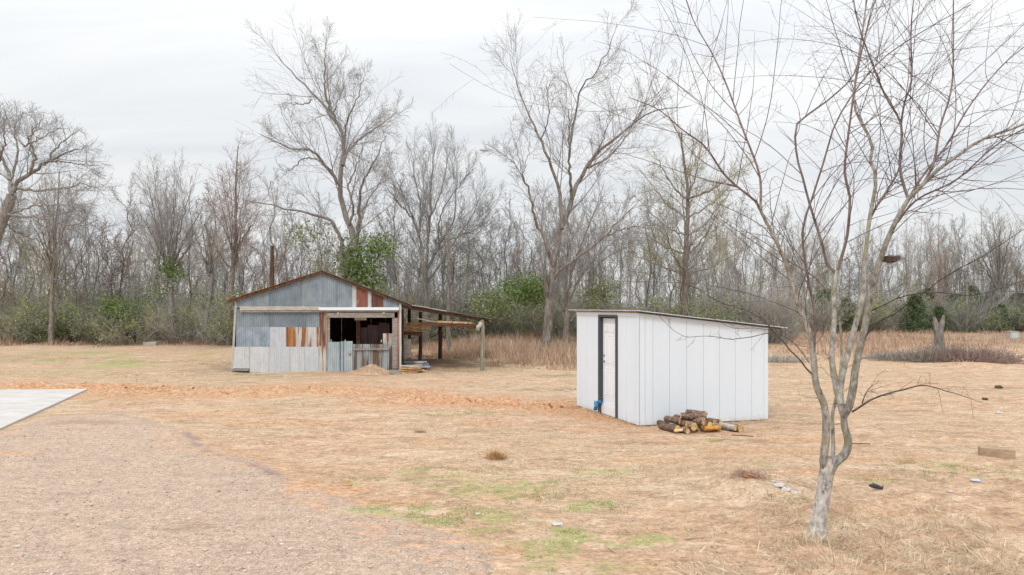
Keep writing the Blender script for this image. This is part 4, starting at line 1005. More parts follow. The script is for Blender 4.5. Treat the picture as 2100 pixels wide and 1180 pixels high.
# ------------------------------------------------------------------ big background trees
LV = [dict(n=10, t=(.10, .98), ang=(25, 60), ratio=(.32, .54), K=8, rr=.36, tip=.009, trop=.05, wig=.09, rmax=.045, dens=5.0),
      dict(n=9, t=(.10, 1.), ang=(22, 55), ratio=(.38, .72), K=5, rr=.5, tip=.006, trop=.04, wig=.11, rmax=.016, dens=1.6),
      dict(n=8, t=(.1, 1.), ang=(22, 60), ratio=(.38, .8), K=3, rr=.6, tip=.0042, trop=.03, wig=.12, rmax=.008)]
def lv(**kw):
    o = [dict(d) for d in LV]
    for k_, v_ in kw.items():
        lvl = int(k_[-1]); o[lvl][k_[:-1]] = v_
    return o
def big_tree(label, base_px, d, trunk_pts, trunk_r, limbs_, levels, bark, twig, seed, name='bare_tree', cat='tree'):
    r_ = np.random.default_rng(seed)
    bx, by = (base_px - 1050) / FPX * d, d
    root = thing(name, (bx, by, float(H(bx, by)) - .1), label, cat)
    pyb = HOR + FPX * (CAM_H - float(H(bx, by)) + .15) / d
    tp, tr = limb([(base_px, pyb)] + trunk_pts, d, d, trunk_r[0] * .85, trunk_r[1] * .85, 18, .02, rng=r_)
    tr = tr * (1 + .35 * np.exp(-np.linspace(0, 8, 18)))
    obj('trunk', Geo().tubes(tp[None], tr[None], 9), M[bark], root, smooth=True)
    ls = []
    for pts, dd, r0, r1 in limbs_:
        p_, rr2 = limb(pts, d, d + dd, r0 * .8, r1 * .6, 22, .035, rng=r_)
        ls.append((p_, rr2)); obj('limb', Geo().tubes(p_[None], rr2[None], 6), M[bark], root, smooth=True)
    ls.append((tp[10:], tr[10:]))
    g_, tips = crown_geo(ls, levels, r_)
    obj('crown', g_, M[twig], root)
    return root

big_tree('tall crooked bare tree behind the barn, long limb reaching left', 712, 38, [(709, 640), (706, 580), (716, 520), (729, 508)], (.34, .24), [
    ([(729, 512), (714, 457), (699, 406), (699, 355), (706, 304), (699, 269), (683, 243), (653, 203), (622, 172), (592, 142), (571, 116)], 2, .22, .03),
    ([(690, 255), (668, 192), (666, 126), (671, 80)], -1.5, .10, .02),
    ([(703, 340), (719, 304), (750, 279), (785, 253), (816, 228)], 2.5, .12, .02),
    ([(706, 304), (712, 250), (735, 200), (745, 160)], -2, .08, .02),
    ([(731, 500), (737, 440), (737, 406), (750, 365), (770, 325), (795, 274)], -2, .14, .02),
    ([(735, 480), (745, 430), (775, 380), (800, 350)], 2, .08, .02),
    ([(716, 460), (724, 426), (715, 380), (735, 330), (745, 290)], -2, .10, .02),
    ([(697, 380), (673, 345), (638, 309), (602, 307), (566, 289), (531, 274)], -1.5, .13, .02),
    ([(660, 330), (625, 325), (600, 345), (580, 360)], 1.5, .07, .02),
    ([(706, 590), (699, 508), (683, 457), (648, 442), (582, 426), (521, 416), (485, 404)], -1, .17, .02),
    ([(640, 205), (615, 215), (580, 210)], 1, .05, .015), ([(680, 240), (700, 190), (705, 150)], 1, .06, .015),
], lv(n0=10), 'bark_grey', 'twig_grey', 101)

big_tree('fan shaped grey tree with many straight rising branches right of the tall crooked tree', 876, 46, [(874, 640), (873, 590), (872, 550)], (.26, .18), [
    ([(872, 560), (859, 482), (836, 421), (811, 365), (795, 335)], 2, .13, .02),
    ([(872, 552), (882, 447), (887, 355), (892, 300)], -2, .13, .02),
    ([(873, 560), (897, 508), (928, 457), (936, 400), (938, 335)], 2, .12, .02),
    ([(876, 580), (910, 530), (938, 487), (970, 440), (994, 385)], -2, .10, .02),
    ([(874, 590), (836, 548), (800, 500), (772, 437)], 1, .08, .02),
    ([(860, 485), (862, 420), (850, 360), (845, 305)], 3, .09, .02),
    ([(885, 440), (905, 390), (915, 340), (925, 300)], 3, .08, .02),
    ([(890, 520), (925, 490), (975, 470), (1016, 420)], 2.5, .08, .02),
    ([(850, 450), (820, 420), (790, 380)], -3, .07, .02), ([(880, 460), (870, 400), (868, 330)], 2, .07, .02),
    ([(900, 505), (905, 440), (950, 370), (975, 345)], -2, .07, .02),
], lv(ang0=(15, 35), ang1=(15, 38), trop0=.1, trop1=.09, n0=9), 'bark_grey', 'twig_grey', 102)

big_tree('half dead tree with split pale trunk in the dry grass left of the white shed', 1118, 35.7, [(1124, 660), (1128, 610), (1131, 565)], (.30, .25), [
    ([(1131, 570), (1140, 520), (1152, 467), (1173, 406), (1195, 357), (1222, 315), (1265, 284), (1326, 235), (1417, 217)], 2, .22, .02),
    ([(1172, 410), (1168, 360), (1167, 315), (1167, 223)], -1.5, .11, .035),
    ([(1168, 300), (1192, 180), (1222, 150), (1253, 89), (1265, 46)], -1.5, .08, .015),
    ([(1153, 470), (1150, 430), (1137, 357), (1106, 284), (1082, 229), (1064, 192), (1045, 110)], 1.5, .14, .015),
    ([(1133, 545), (1120, 500), (1100, 455), (1085, 400), (1070, 357)], -1.5, .13, .07),
    ([(1135, 575), (1160, 545), (1204, 516), (1245, 480), (1265, 455), (1320, 406)], -2, .13, .02),
    ([(1230, 490), (1280, 470), (1344, 461), (1390, 470)], 1, .06, .015),
    ([(1206, 345), (1250, 320), (1290, 270), (1330, 200)], 2, .07, .015), ([(1195, 355), (1235, 290), (1250, 220)], -1, .07, .015),
    ([(1075, 370), (1050, 330), (997, 296)], -1, .025, .01), ([(1072, 360), (1058, 300), (1042, 240)], 1, .025, .01), ([(1073, 362), (1085, 300), (1090, 250)], 0, .025, .01),
    ([(1110, 290), (1125, 240), (1120, 160)], -1, .05, .015), ([(1300, 250), (1350, 190), (1380, 150)], 0, .04, .012),
], lv(n0=8, trop0=.08), 'bark_dead', 'twig_grey', 103)
# its broken splinters
rx = W(1116, 545, 35.5)
solo('broken_limb_stub', Geo().tubes(np.array([W(1121, 600, 35.4), W(1118, 570, 35.4), W(1115, 548, 35.4), W(1116, 533, 35.4)]), np.array([.12, .10, .07, .01]), 7), M['bark_dead'], W(1121, 600, 35.4), 'jagged broken limb stub on the side of the half dead tree', 'stub')

big_tree('clump of dark slanting stems close behind the half dead tree', 1160, 40, [(1162, 650), (1165, 600)], (.2, .16), [
    ([(1165, 610), (1175, 550), (1200, 480), (1225, 420), (1240, 370)], 1.5, .11, .02),
    ([(1163, 640), (1158, 580), (1165, 500), (1160, 430)], -1, .1, .02),
    ([(1168, 620), (1190, 570), (1240, 510), (1290, 480)], 1, .09, .02),
    ([(1160, 660), (1145, 600), (1150, 540)], 1, .08, .02), ([(1170, 660), (1200, 610), (1230, 540), (1300, 500)], 2, .08, .02),
], lv(n0=8), 'bark_brown', 'twig_grey', 104, name='bare_tree')

fan = []
rr0 = np.random.default_rng(9)
for i, a in enumerate(np.linspace(-72, 72, 16)):
    L_ = 150 - abs(a) * .28 + rr0.uniform(-10, 10); y0 = 560 - (i % 5) * 38; x0 = 1408
    dx, dy = math.sin(math.radians(a)), -math.cos(math.radians(a)) * .8
    tip = (x0 + dx * L_, max(y0 + dy * L_ - 18, 262))
    fan.append(([(x0, y0), (x0 + dx * L_ * .4, y0 + dy * L_ * .28 - 3), tip], rr0.uniform(-3.5, 3.5), .085, .018))
big_tree('round crowned bare tree directly behind the white shed', 1402, 44, [(1403, 640), (1407, 520), (1411, 406), (1400, 310), (1398, 270)], (.30, .05), fan, lv(ang0=(18, 45), n0=7, n2=6, trop0=.07), 'bark_brown', 'twig_olive', 105)

big_tree('wide spreading tree leaning in from the left edge of the picture', -40, 33, [(-28, 560), (-8, 490), (8, 445), (24, 400)], (.36, .25), [
    ([(24, 402), (35, 375), (63, 358), (121, 319), (184, 300)], 1.5, .16, .02),
    ([(24, 405), (20, 370), (8, 330), (-20, 290), (-40, 240)], 2, .15, .02),
    ([(60, 360), (70, 320), (62, 280), (87, 245)], -2, .09, .02), ([(20, 370), (35, 310), (30, 260), (50, 230)], 2, .09, .02),
    ([(14, 440), (50, 445), (97, 449), (159, 464), (200, 450)], -1.5, .10, .02),
    ([(35, 385), (70, 390), (121, 387), (170, 380), (215, 391)], 1.5, .09, .02),
    ([(90, 340), (120, 300), (150, 275), (170, 262)], 1, .08, .02), ([(100, 330), (150, 335), (200, 340)], -2, .06, .02),
    ([(0, 330), (10, 290), (5, 240)], -2, .07, .02), ([(50, 300), (90, 280), (125, 262)], 2, .06, .02), ([(-10, 500), (-60, 470), (-120, 420)], 1, .1, .03),
    ([(5, 450), (40, 480), (90, 500), (120, 530)], 1, .07, .015), ([(20, 440), (60, 425), (110, 420), (190, 425)], -1, .07, .015),
], lv(n0=8, n1=7, n2=8, ang2=(30, 75), ratio1=(.5, .9), ratio2=(.5, 1.0), tip2=.0036), 'bark_grey', 'twig_grey', 106)

def vase(cx_, base, top, half, d, seed, n=9, drop=0.0, r=.09):
    q = np.random.default_rng(seed); o = []
    for i in range(n):
        s = (i / (n - 1)) * 2 - 1; s += q.uniform(-.08, .08)
        tx = cx_ + s * half; ty = top + (abs(s) ** 2) * (base - top) * .3 + q.uniform(-8, 18)
        y0 = base - (base - top) * q.uniform(.12, .35)
        o.append(([(cx_ + s * 3, y0), (cx_ + s * half * .35, y0 - (y0 - ty) * .4), (cx_ + s * half * .7, y0 - (y0 - ty) * .72), (tx, ty)], q.uniform(-3, 3), r, .018))
    return o
big_tree('vase shaped multi-stemmed tree standing left of the barn with ivy at its foot', 350, 47, [(352, 640), (350, 590)], (.22, .16), vase(345, 640, 350, 84, 47, 1, 12, r=.1), lv(ang0=(18, 45), trop0=.07, n0=8, n1=7, n2=6, tip2=.0036), 'bark_grey', 'twig_grey', 107)
big_tree('tall reddish brown bare tree between the vase shaped tree and the barn', 470, 44, [(474, 600), (483, 488), (483, 391), (488, 300)], (.24, .03),
         vase(482, 600, 330, 50, 44, 2, 9, r=.06) + [([(480, 520), (505, 480), (530, 440)], 1, .07, .02), ([(478, 560), (450, 520), (425, 470)], -1, .07, .02)], lv(n0=7, n1=6, n2=6, tip2=.0034), 'bark_brown', 'twig_red', 108)
big_tree('crooked bare tree left of the reddish tree with a pale stump-like foot', 424, 46, [(427, 640), (436, 560), (430, 500), (420, 460)], (.22, .06), vase(428, 600, 430, 45, 46, 3, 8, r=.07), lv(n0=7, n1=6, n2=6, tip2=.0034), 'bark_grey', 'twig_brown', 109)
big_tree('slender pair of stems rising above the brush at the far left', 105, 45, [(107, 600), (110, 520), (118, 420), (122, 350)], (.18, .03), vase(108, 640, 370, 55, 45, 4, 9, r=.07), lv(n0=7, n1=6, n2=6, tip2=.0034, ang0=(15, 40)), 'bark_brown', 'twig_brown', 110)
big_tree('bare tree with upswept branches at the far right beyond the field', 2052, 70, [(2050, 620), (2048, 540), (2050, 470)], (.26, .05), vase(2050, 650, 450, 58, 70, 5, 11, r=.12), lv(ang0=(14, 35), n0=6, n1=5, n2=5, tip2=.0045), 'bark_grey', 'twig_brown', 111)
big_tree('smaller bare tree beyond the field, left of the upswept one', 1935, 72, [(1936, 620), (1938, 560), (1940, 510)], (.22, .05), vase(1938, 650, 486, 36, 72, 6, 9, r=.1), lv(ang0=(14, 38), n0=6, n1=5, n2=5, tip2=.0045), 'bark_grey', 'twig_pale', 112)

# dead poles behind the barn
p = W(558, 560, 34)
solo('dead_trunk', Geo().tubes(np.array([[p[0], 34, 0], [p[0] + .03, 34, 2.2], [p[0] - .02, 34, 4.2], [p[0], 34, 5.55]]), np.array([.13, .12, .11, .09]), 7, cap=True), M['brown_wood'], (p[0], 34, 0), 'dark branchless dead trunk standing behind the left roof slope of the barn', 'dead trunk')
p = W(816, 560, 36)
solo('dead_trunk', Geo().tubes(np.array([[p[0], 36, 0], [p[0] + .05, 36, 2], [p[0], 36, 4.6]]), np.array([.09, .08, .06]), 7, cap=True), M['bark_grey'], (p[0], 36, 0), 'thin grey dead trunk behind the right roof slope of the barn', 'dead trunk')
p = W(921, 640, 36.5)
solo('dead_trunk', Geo().tubes(np.array([[p[0], 36.5, -.1], [p[0] - .05, 36.5, 1.6], [p[0], 36.5, 4.6], [p[0] - .1, 36.5, 7]]), np.array([.14, .11, .09, .05]), 7, cap=True), M['bark_brown'], (p[0], 36.5, 0), 'slim dark trunk seen through the open lean-to', 'dead trunk')

# ------------------------------------------------------------------ ordinary trees of the wood: prototypes and copies
def proto_tree(seed, h, spread, bark, twig, n1=11, up=.12, a0=(20, 45), tips=(.012, .009, .007)):
    r_ = np.random.default_rng(seed)
    tp = np.array([[0, 0, -.15]] + [[r_.normal(0, .10) * i * .4, r_.normal(0, .10) * i * .4, h * i / 9] for i in range(1, 10)]); tp = smooth_path(tp, 14)
    r0 = .0075 * h + .012; tr = np.linspace(r0, .015, 14)
    root = bpy.data.objects.new('bare_tree', None); COL.objects.link(root); root['category'] = 'tree'; root['label'] = 'x'
    obj('trunk', Geo().tubes(tp[None], tr[None], 6), M[bark], root, smooth=True)
    g_ = Geo()
    P1_, R1_ = grow(tp[None], tr[None], n1 + 5, r_, t=(.22, .97), ang=a0, ratio=(spread * .7, spread * 1.25), K=7, rr=.4, tip=tips[0], trop=up, wig=.09)
    P2_, R2_ = grow(P1_, R1_, 7, r_, t=(.12, 1), ang=(20, 50), ratio=(.3, .55), K=5, rr=.6, tip=tips[1], trop=up * .6, wig=.13)
    P3_, R3_ = grow(P2_, R2_, 8, r_, t=(.1, 1), ang=(25, 60), ratio=(.35, .6), K=3, rr=.8, tip=tips[2], trop=.03, wig=.16)
    g_.tubes(P1_, R1_, 4); g_.tubes(P2_, R2_, 3); g_.tubes(P3_, R3_, 3)
    obj('crown', g_, M[twig], root)
    return root
protos = [proto_tree(201, 11, .30, 'bark_grey', 'twig_grey'), proto_tree(202, 12, .26, 'bark_grey', 'twig_brown', 13), proto_tree(203, 9, .38, 'bark_brown', 'twig_grey', 12, .06, (30, 60)),
          proto_tree(204, 13, .20, 'bark_olive', 'twig_grey', 15), proto_tree(205, 10, .30, 'bark_brown', 'twig_red', 12), proto_tree(206, 10.5, .34, 'bark_pale', 'twig_pale', 12, .1), proto_tree(207, 8, .42, 'bark_olive', 'twig_olive', 12, .05, (35, 65))]
for p_ in protos: p_.location = (0, 0, 0)
zones = [  # px range, depth range, count, height scale range, label, group
    (-150, 230, 47, 66, 26, (.75, 1.12), 'slender bare tree in the wood at the far left', 'bare trees of the wood at the far left'),
    (230, 560, 49, 68, 26, (.75, 1.05), 'slender bare tree in the wood left of the barn', 'bare trees of the wood left of the barn'),
    (560, 860, 46, 66, 26, (.65, .95), 'slender bare tree rising behind the barn roof', 'bare trees rising behind the barn roof'),
    (860, 1200, 48, 66, 30, (.7, 1.0), 'slender bare tree of the wood between barn and shed', 'bare trees between barn and shed'),
    (1200, 1600, 48, 68, 30, (.7, .98), 'slender bare tree in the wood behind the white shed', 'bare trees behind the white shed'),
    (1600, 2300, 66, 88, 60, (.7, 1.1), 'slender bare tree beyond the field on the right', 'bare trees beyond the field on the right')]
rz = np.random.default_rng(77); used = set()
ADJ = ['slender grey', 'grey trunked brown twigged', 'spreading brown trunked', 'tall narrow olive barked', 'reddish twigged', 'pale trunked', 'low spreading olive twigged']
KIND = {'green': 'green leaved', 'olive': 'olive leaved', 'bright': 'bright green', 'brown': 'pale leafless', 'bare': 'upright leafless'}
for (a, b, d0, d1, n, hs, lab, grp) in zones:
    for i in range(n):
        pxx = a + (b - a) * (i + rz.random()) / n; d = d0 + (d1 - d0) * rz.random() ** .9
        x = (pxx - 1050) / FPX * d; j = int(rz.integers(0, len(protos)))
        s = rz.uniform(*hs); z = float(H(x, d)); lab_ = lab.replace('slender', ADJ[j])
        if j not in used:
            used.add(j); o = protos[j]; o.location = (x, d, z); o.rotation_euler = (0, 0, rz.uniform(0, 6.28)); o.scale = (s, s, s); o['label'] = lab_; o['group'] = grp
        else:
            dup(protos[j], (x, d, z), rz.uniform(0, 6.28), s, lab_, grp)

# far wood reads as one mass
g = Geo(); rf = np.random.default_rng(300)
def far_mass(n, pxa, pxb, da, db, ha, hb, g_):
    px = rf.uniform(pxa, pxb, n); d = rf.uniform(da, db, n); x = (px - 1050) / FPX * d
    h = rf.uniform(ha, hb, n); K = 6
    P = np.zeros((n, K, 3)); P[:, :, 0] = x[:, None]; P[:, :, 1] = d[:, None]; P[:, :, 2] = h[:, None] * np.linspace(0, 1, K)
    P[:, 1:, :2] += rf.normal(0, .12, (n, K - 1, 2)).cumsum(1)
    R = (.006 * h[:, None] + .01) * np.linspace(1, .2, K)
    g_.tubes(P, R, 4)
    P1_, R1_ = grow(P, R, 12, rf, t=(.25, 1), ang=(18, 45), ratio=(.14, .30), K=4, rr=.5, tip=.012, trop=.12, wig=.1)
    P2_, R2_ = grow(P1_, R1_, 6, rf, t=(.1, 1), ang=(20, 55), ratio=(.35, .6), K=3, rr=.6, tip=.010, trop=.06, wig=.15)
    g_.tubes(P1_, R1_, 3); g_.tubes(P2_, R2_, 3)
far_mass(170, -300, 1620, 66, 95, 8, 13, g); far_mass(150, 1600, 2500, 84, 115, 9, 15, g)
o = obj('far_wood', g, M['twig_pale']); tag(o, 'hazy grey brown mass of bare trees far behind the clearing', kind='stuff')

# ------------------------------------------------------------------ bushes and undergrowth
def proto_bush(seed, h, w, n_leaf, leaf, stem, ls=.085, kind='round', sprawl=.6, n_stem=70):
    r_ = np.random.default_rng(seed); g_ = Geo()
    n = n_stem; a = r_.uniform(0, 6.28, n); rad = w * .3 * np.sqrt(r_.random(n))
    B = np.stack([np.cos(a) * rad, np.sin(a) * rad, np.full(n, -.1)], -1); K = 6
    D_ = np.stack([np.cos(a) * sprawl, np.sin(a) * sprawl, np.full(n, 1.)], -1) + r_.normal(0, .25, (n, 3)); D_ /= np.linalg.norm(D_, axis=1, keepdims=True)
    P = np.zeros((n, K, 3)); P[:, 0] = B; Lh = h * r_.uniform(.55, 1.1, n)
    for i in range(1, K):
        D_ = D_ + r_.normal(0, .12, (n, 3)) + np.array([0, 0, -.04 if kind == 'round' else .03]); D_ /= np.linalg.norm(D_, axis=1, keepdims=True); P[:, i] = P[:, i - 1] + D_ * (Lh / (K - 1))[:, None]
    R = np.linspace(.022, .007, K)[None].repeat(n, 0)
    P2_, R2_ = grow(P, R, 8, r_, t=(.2, 1), ang=(20, 70), absolute=(.35, 1.0), K=4, rr=.6, tip=.006, trop=.02, wig=.2)
    g_.tubes(P, R, 3); g_.tubes(P2_, R2_, 3)
    root = bpy.data.objects.new('bush', None); COL.objects.link(root); root['category'] = 'bush'; root['label'] = 'x'
    obj('stems', g_, M[stem], root)
    if n_leaf:
        src = P2_[:, 1:].reshape(-1, 3)
        # leaves gather in clumps
        cl = src[r_.integers(0, len(src), max(8, n_leaf // 22))]
        c_ = cl[r_.integers(0, len(cl), n_leaf)] + r_.normal(0, .14, (n_leaf, 3))
        c_[:, 2] = np.abs(c_[:, 2])
        obj('foliage', leaves(c_, ls, r_), M[leaf], root, tone=True)
    return root
def leaves(c_, ls, r_, tone=None):
    n = len(c_); a = r_.normal(size=(n, 3)); a /= np.linalg.norm(a, axis=1, keepdims=True); b = np.cross(a, r_.normal(size=(n, 3))); b /= np.linalg.norm(b, axis=1, keepdims=True)
    s = (ls * r_.uniform(.6, 1.3, n))[:, None]; a = a * s; b = b * s * .55
    V = np.stack([c_ - a, c_ + b, c_ + a, c_ - b], 1).reshape(-1, 3)
    return Geo().add(V, np.arange(n * 4).reshape(-1, 4), np.repeat(r_.random(n) if tone is None else tone, 4))
bushes = {'green': proto_bush(1, 3.0, 3.6, 5200, 'leaf_mid', 'twig_brown', .06), 'olive': proto_bush(2, 3.2, 4.0, 4200, 'leaf_olive', 'twig_pale', .055), 'bright': proto_bush(3, 2.6, 3.0, 3200, 'leaf_bright', 'twig_brown', .08),
          'brown': proto_bush(4, 3.0, 3.4, 700, 'leaf_brown', 'twig_pale', .07, n_stem=110), 'bare': proto_bush(6, 3.6, 3.4, 300, 'leaf_olive', 'twig_brown', .06, kind='up', sprawl=.35, n_stem=110)}
def cedar(seed):
    r_ = np.random.default_rng(seed); root = bpy.data.objects.new('cedar_tree', None); COL.objects.link(root); root['category'] = 'evergreen tree'; root['label'] = 'x'
    tp = np.array([[0, 0, -.1], [.03, 0, 2], [0, .03, 4.4]]); obj('trunk', Geo().tubes(smooth_path(tp, 6)[None], np.linspace(.09, .02, 6)[None], 6), M['bark_brown'], root)
    n = 7000; z = 4.7 * r_.random(n) ** 1.15; a = r_.uniform(0, 6.28, n); lob = 1 + .4 * np.sin(a * 3 + z * 2.1) * np.sin(z * 3.3 + a) + .25 * np.sin(a * 7 + z * 5)
    rad = 1.75 * (1 - z / 5.0) ** .5 * lob * np.sqrt(r_.random(n)) + .04
    c_ = np.stack([np.cos(a) * rad, np.sin(a) * rad, z + .15 - rad * .15], -1)
    obj('crown', leaves(c_, .1, r_), M['leaf_dark'], root, tone=True); return root
ced = cedar(5)
first = set()
def place(key, proto, px, d, s, lab, grp=None, sz=None, rot=None):
    x = (px - 1050) / FPX * d; z = float(H(x, d)); sc_ = (s, s, sz or s); rot = rz.uniform(0, 6.28) if rot is None else rot
    if key not in first:
        first.add(key); proto.location = (x, d, z); proto.rotation_euler = (0, 0, rot); proto.scale = sc_; proto['label'] = lab
        if grp: proto['group'] = grp
        return proto
    o_ = dup(proto, (x, d, z), rot, sc_, lab, grp)
    if not grp and 'group' in o_: del o_['group']
    return o_
def belt(kinds, a, b, n, d0, d1, s0, s1, lab, grp):
    for i in range(n):
        k_ = kinds[int(rz.integers(0, len(kinds)))]; place(k_, bushes[k_], a + (b - a) * (i + rz.random()) / n, rz.uniform(d0, d1), rz.uniform(s0, s1), lab.replace('mixed green and brown', 'K').replace('green and brown', 'K').replace('tangled', 'K').replace('K', KIND[k_]), grp)
place('green', bushes['green'], 232, 47, 1.0, 'rounded green bush in front of the wood left of centre of the left clearing edge')
place('bright', bushes['bright'], 110, 47.5, 1.05, 'bright green bush at the left clearing edge below the leaning tree')
place('olive', bushes['olive'], 285, 46, 1.0, 'olive mounded bush at the clearing edge beside the white block')
place('brown', bushes['brown'], 380, 46.5, .9, 'pale brown tangled bush at the foot of the vase shaped tree')
place('bare', bushes['bare'], 455, 45, .75, 'tangled leafless bush just left of the barn wall')
place('green', bushes['bright'], 1255, 43, .55, 'bright green round bush just above the left end of the shed roof')
place('green', bushes['green'], 1080, 46, .95, 'vine-draped green bush behind the half dead tree', sz=1.25)
place('green', bushes['green'], 985, 47, 1.0, 'green bush behind the right end of the lean-to', sz=1.2)
belt(['green', 'olive', 'olive', 'brown', 'olive'], -120, 480, 22, 48, 53, .75, 1.15, 'mixed green and brown bush along the left edge of the wood', 'bushes along the left edge of the wood')
belt(['brown', 'bare', 'bare', 'olive'], -120, 480, 18, 54, 60, 1.2, 1.7, 'tangled bush deeper in the wood left of the barn', 'bushes deeper in the left wood')
belt(['bare', 'olive', 'bare', 'brown', 'green'], 480, 880, 16, 44, 54, 1.0, 1.5, 'tangled bush behind the barn', 'bushes behind the barn')
belt(['green', 'olive', 'bare', 'bare', 'brown'], 880, 1210, 18, 45, 54, .9, 1.45, 'green and brown bush behind the dry grass', 'bushes behind the dry grass')
belt(['bare', 'olive', 'brown', 'green', 'bare'], 1200, 1600, 18, 46, 56, .9, 1.35, 'tangled bush behind the white shed', 'bushes behind the white shed')
belt(['bare', 'brown', 'green', 'olive', 'bare'], 1570, 2250, 28, 65, 74, .9, 1.45, 'tangled bush at the far edge of the right field', 'bushes at the far edge of the right field')
for i in range(24):
    place('cedar', ced, 1560 + 640 * (i + rz.random()) / 24, rz.uniform(65, 73), rz.uniform(.45, 1.0), 'dark evergreen cedar at the far edge of the right field', 'dark cedars beyond the right field')
# tangled brush filling the wood floor: a mass nobody could count
def brush(n, a, b, d0, d1, h0, h1, seed):
    r_ = np.random.default_rng(seed); px = r_.uniform(a, b, n); d = r_.uniform(d0, d1, n); x = (px - 1050) / FPX * d; K = 4
    P = np.zeros((n, K, 3)); P[:, 0] = np.stack([x, d, np.zeros(n)], -1); h = r_.uniform(h0, h1, n)
    D_ = np.stack([r_.normal(0, .35, n), r_.normal(0, .35, n), np.ones(n)], -1)
    for i in range(1, K):
        D_ = D_ + r_.normal(0, .3, (n, 3)); D_ /= np.linalg.norm(D_, axis=1, keepdims=True); P[:, i] = P[:, i - 1] + D_ * (h / (K - 1))[:, None]
    return P, np.linspace(.022, .007, K)[None].repeat(n, 0)
g = Geo()
for args in ((5200, -200, 1620, 48, 70, 1.5, 4.6, 1), (1800, 1560, 2400, 68, 92, 1.5, 5, 2)): g.tubes(*brush(*args), 3)
o = obj('undergrowth', g, M['twig_pale']); tag(o, 'tangle of leafless brush and saplings on the floor of the wood', kind='stuff')

# climbing ivy and vines
def vine(px0, px1, py0, py1, d, n, leaf, label, seed, ls=.09, clumps=14):
    r_ = np.random.default_rng(seed); cx_ = r_.uniform(px0, px1, clumps); cy_ = r_.uniform(py0, py1, clumps)
    c_ = np.array([W(cx_[i], cy_[i], d + r_.uniform(-.8, .8)) for i in range(clumps)])
    q = c_[r_.integers(0, clumps, n)] + r_.normal(0, 1, (n, 3)) * np.array([.42, .42, .34]) + np.array([0, 0, -.0]) 
    q[:, 2] -= np.abs(r_.normal(0, .25, n)); q[:, 2] = np.maximum(q[:, 2], .1)
    base = q.mean(0); base[2] = 0
    me_ = leaves(q, ls, r_); return solo('climbing_vine', me_, M[leaf], base, label, 'vine', tone=True)
vine(706, 792, 480, 575, 37.6, 3000, 'leaf_bright', 'bright green vine wrapped round the trunk behind the barn roof', 1, clumps=18)
vine(735, 775, 570, 640, 37.4, 1500, 'leaf_mid', 'trailing lower vine behind the right roof slope', 2, clumps=8)
vine(600, 680, 465, 500, 39, 350, 'leaf_mid', 'sparse green vine along the long left limb behind the barn', 3, clumps=6)
vine(1035, 1110, 570, 600, 41, 2400, 'leaf_bright', 'bright green vine arching left of the half dead tree', 4, clumps=12)
vine(325, 365, 535, 590, 46.5, 1000, 'leaf_bright', 'green ivy tuft on the vase shaped tree', 5, clumps=5)
vine(195, 280, 615, 640, 46, 1500, 'leaf_bright', 'bright vine over the olive bushes left of the barn', 6, clumps=8)
vine(980, 1030, 590, 650, 43, 1300, 'leaf_mid', 'green vine hanging behind the right end of the lean-to', 7, clumps=8)
vine(1200, 1250, 580, 625, 42.5, 900, 'leaf_mid', 'green vine in the brush above the shed roof', 8, clumps=7)

# ------------------------------------------------------------------ grasses
M['straw_tall'] = blade_mat('tall_dry_grass', [(.22, .14, .095), (.38, .26, .175), (.52, .39, .27), (.66, .55, .41)])
M['weed_red'] = blade_mat('reddish_dry_weeds', [(.22, .13, .095), (.38, .24, .18), (.53, .37, .27), (.68, .52, .38)])
M['straw_short'] = blade_mat('short_dry_grass', [(.34, .23, .135), (.54, .40, .25), (.68, .54, .37), (.80, .69, .52)])
M['straw_gold'] = blade_mat('golden_dead_grass', [(.34, .19, .09), (.58, .38, .20), (.72, .52, .30)])
M['straw_mat'] = blade_mat('matted_dead_grass', [(.28, .18, .11), (.50, .36, .23), (.68, .53, .37), (.86, .75, .58)])
M['grass_green'] = blade_mat('short_green_grass', [(.09, .15, .03), (.17, .26, .06), (.28, .36, .10), (.42, .42, .20)])
def blades(x, y, h, w, lean, r_, seg=2, flow=None):
    n = len(x); z = H(x, y); a = r_.uniform(0, 6.28, n)
    if flow: a = fbm(x * flow, y * flow, 123, 3) * 22 + r_.normal(0, .45, n)
    ln = np.abs(r_.normal(lean, lean * .5, n)); b = r_.uniform(0, 6.28, n)
    B = np.stack([x, y, z - .01], -1); D_ = np.stack([np.cos(a) * ln, np.sin(a) * ln, np.ones(n)], -1); D_ /= np.linalg.norm(D_, axis=1, keepdims=True)
    S = np.stack([np.cos(b), np.sin(b), np.zeros(n)], -1) * (w / 2)[:, None]
    t = r_.random(n)
    if seg == 1:
        V = np.stack([B - S, B + S, B + D_ * h[:, None]], 1); return Geo().add(V.reshape(-1, 3), np.arange(n * 3).reshape(-1, 3), np.repeat(t, 3))
    D2 = D_ + np.stack([np.cos(a), np.sin(a), -.5 * np.ones(n)], -1) * (.5 * ln + .1)[:, None]; D2 /= np.linalg.norm(D2, axis=1, keepdims=True)
    Mid = B + D_ * (h * .6)[:, None]; Tp = Mid + D2 * (h * .4)[:, None]
    V = np.stack([B - S, B + S, Mid + S * .7, Mid - S * .7, Tp], 1).reshape(-1, 3); i = np.arange(n)[:, None] * 5
    g_ = Geo(); g_.add(V, i + np.array([[0, 1, 2, 3]]), np.repeat(t, 5)); g_.F.append(i + np.array([[3, 2, 4]])); return g_
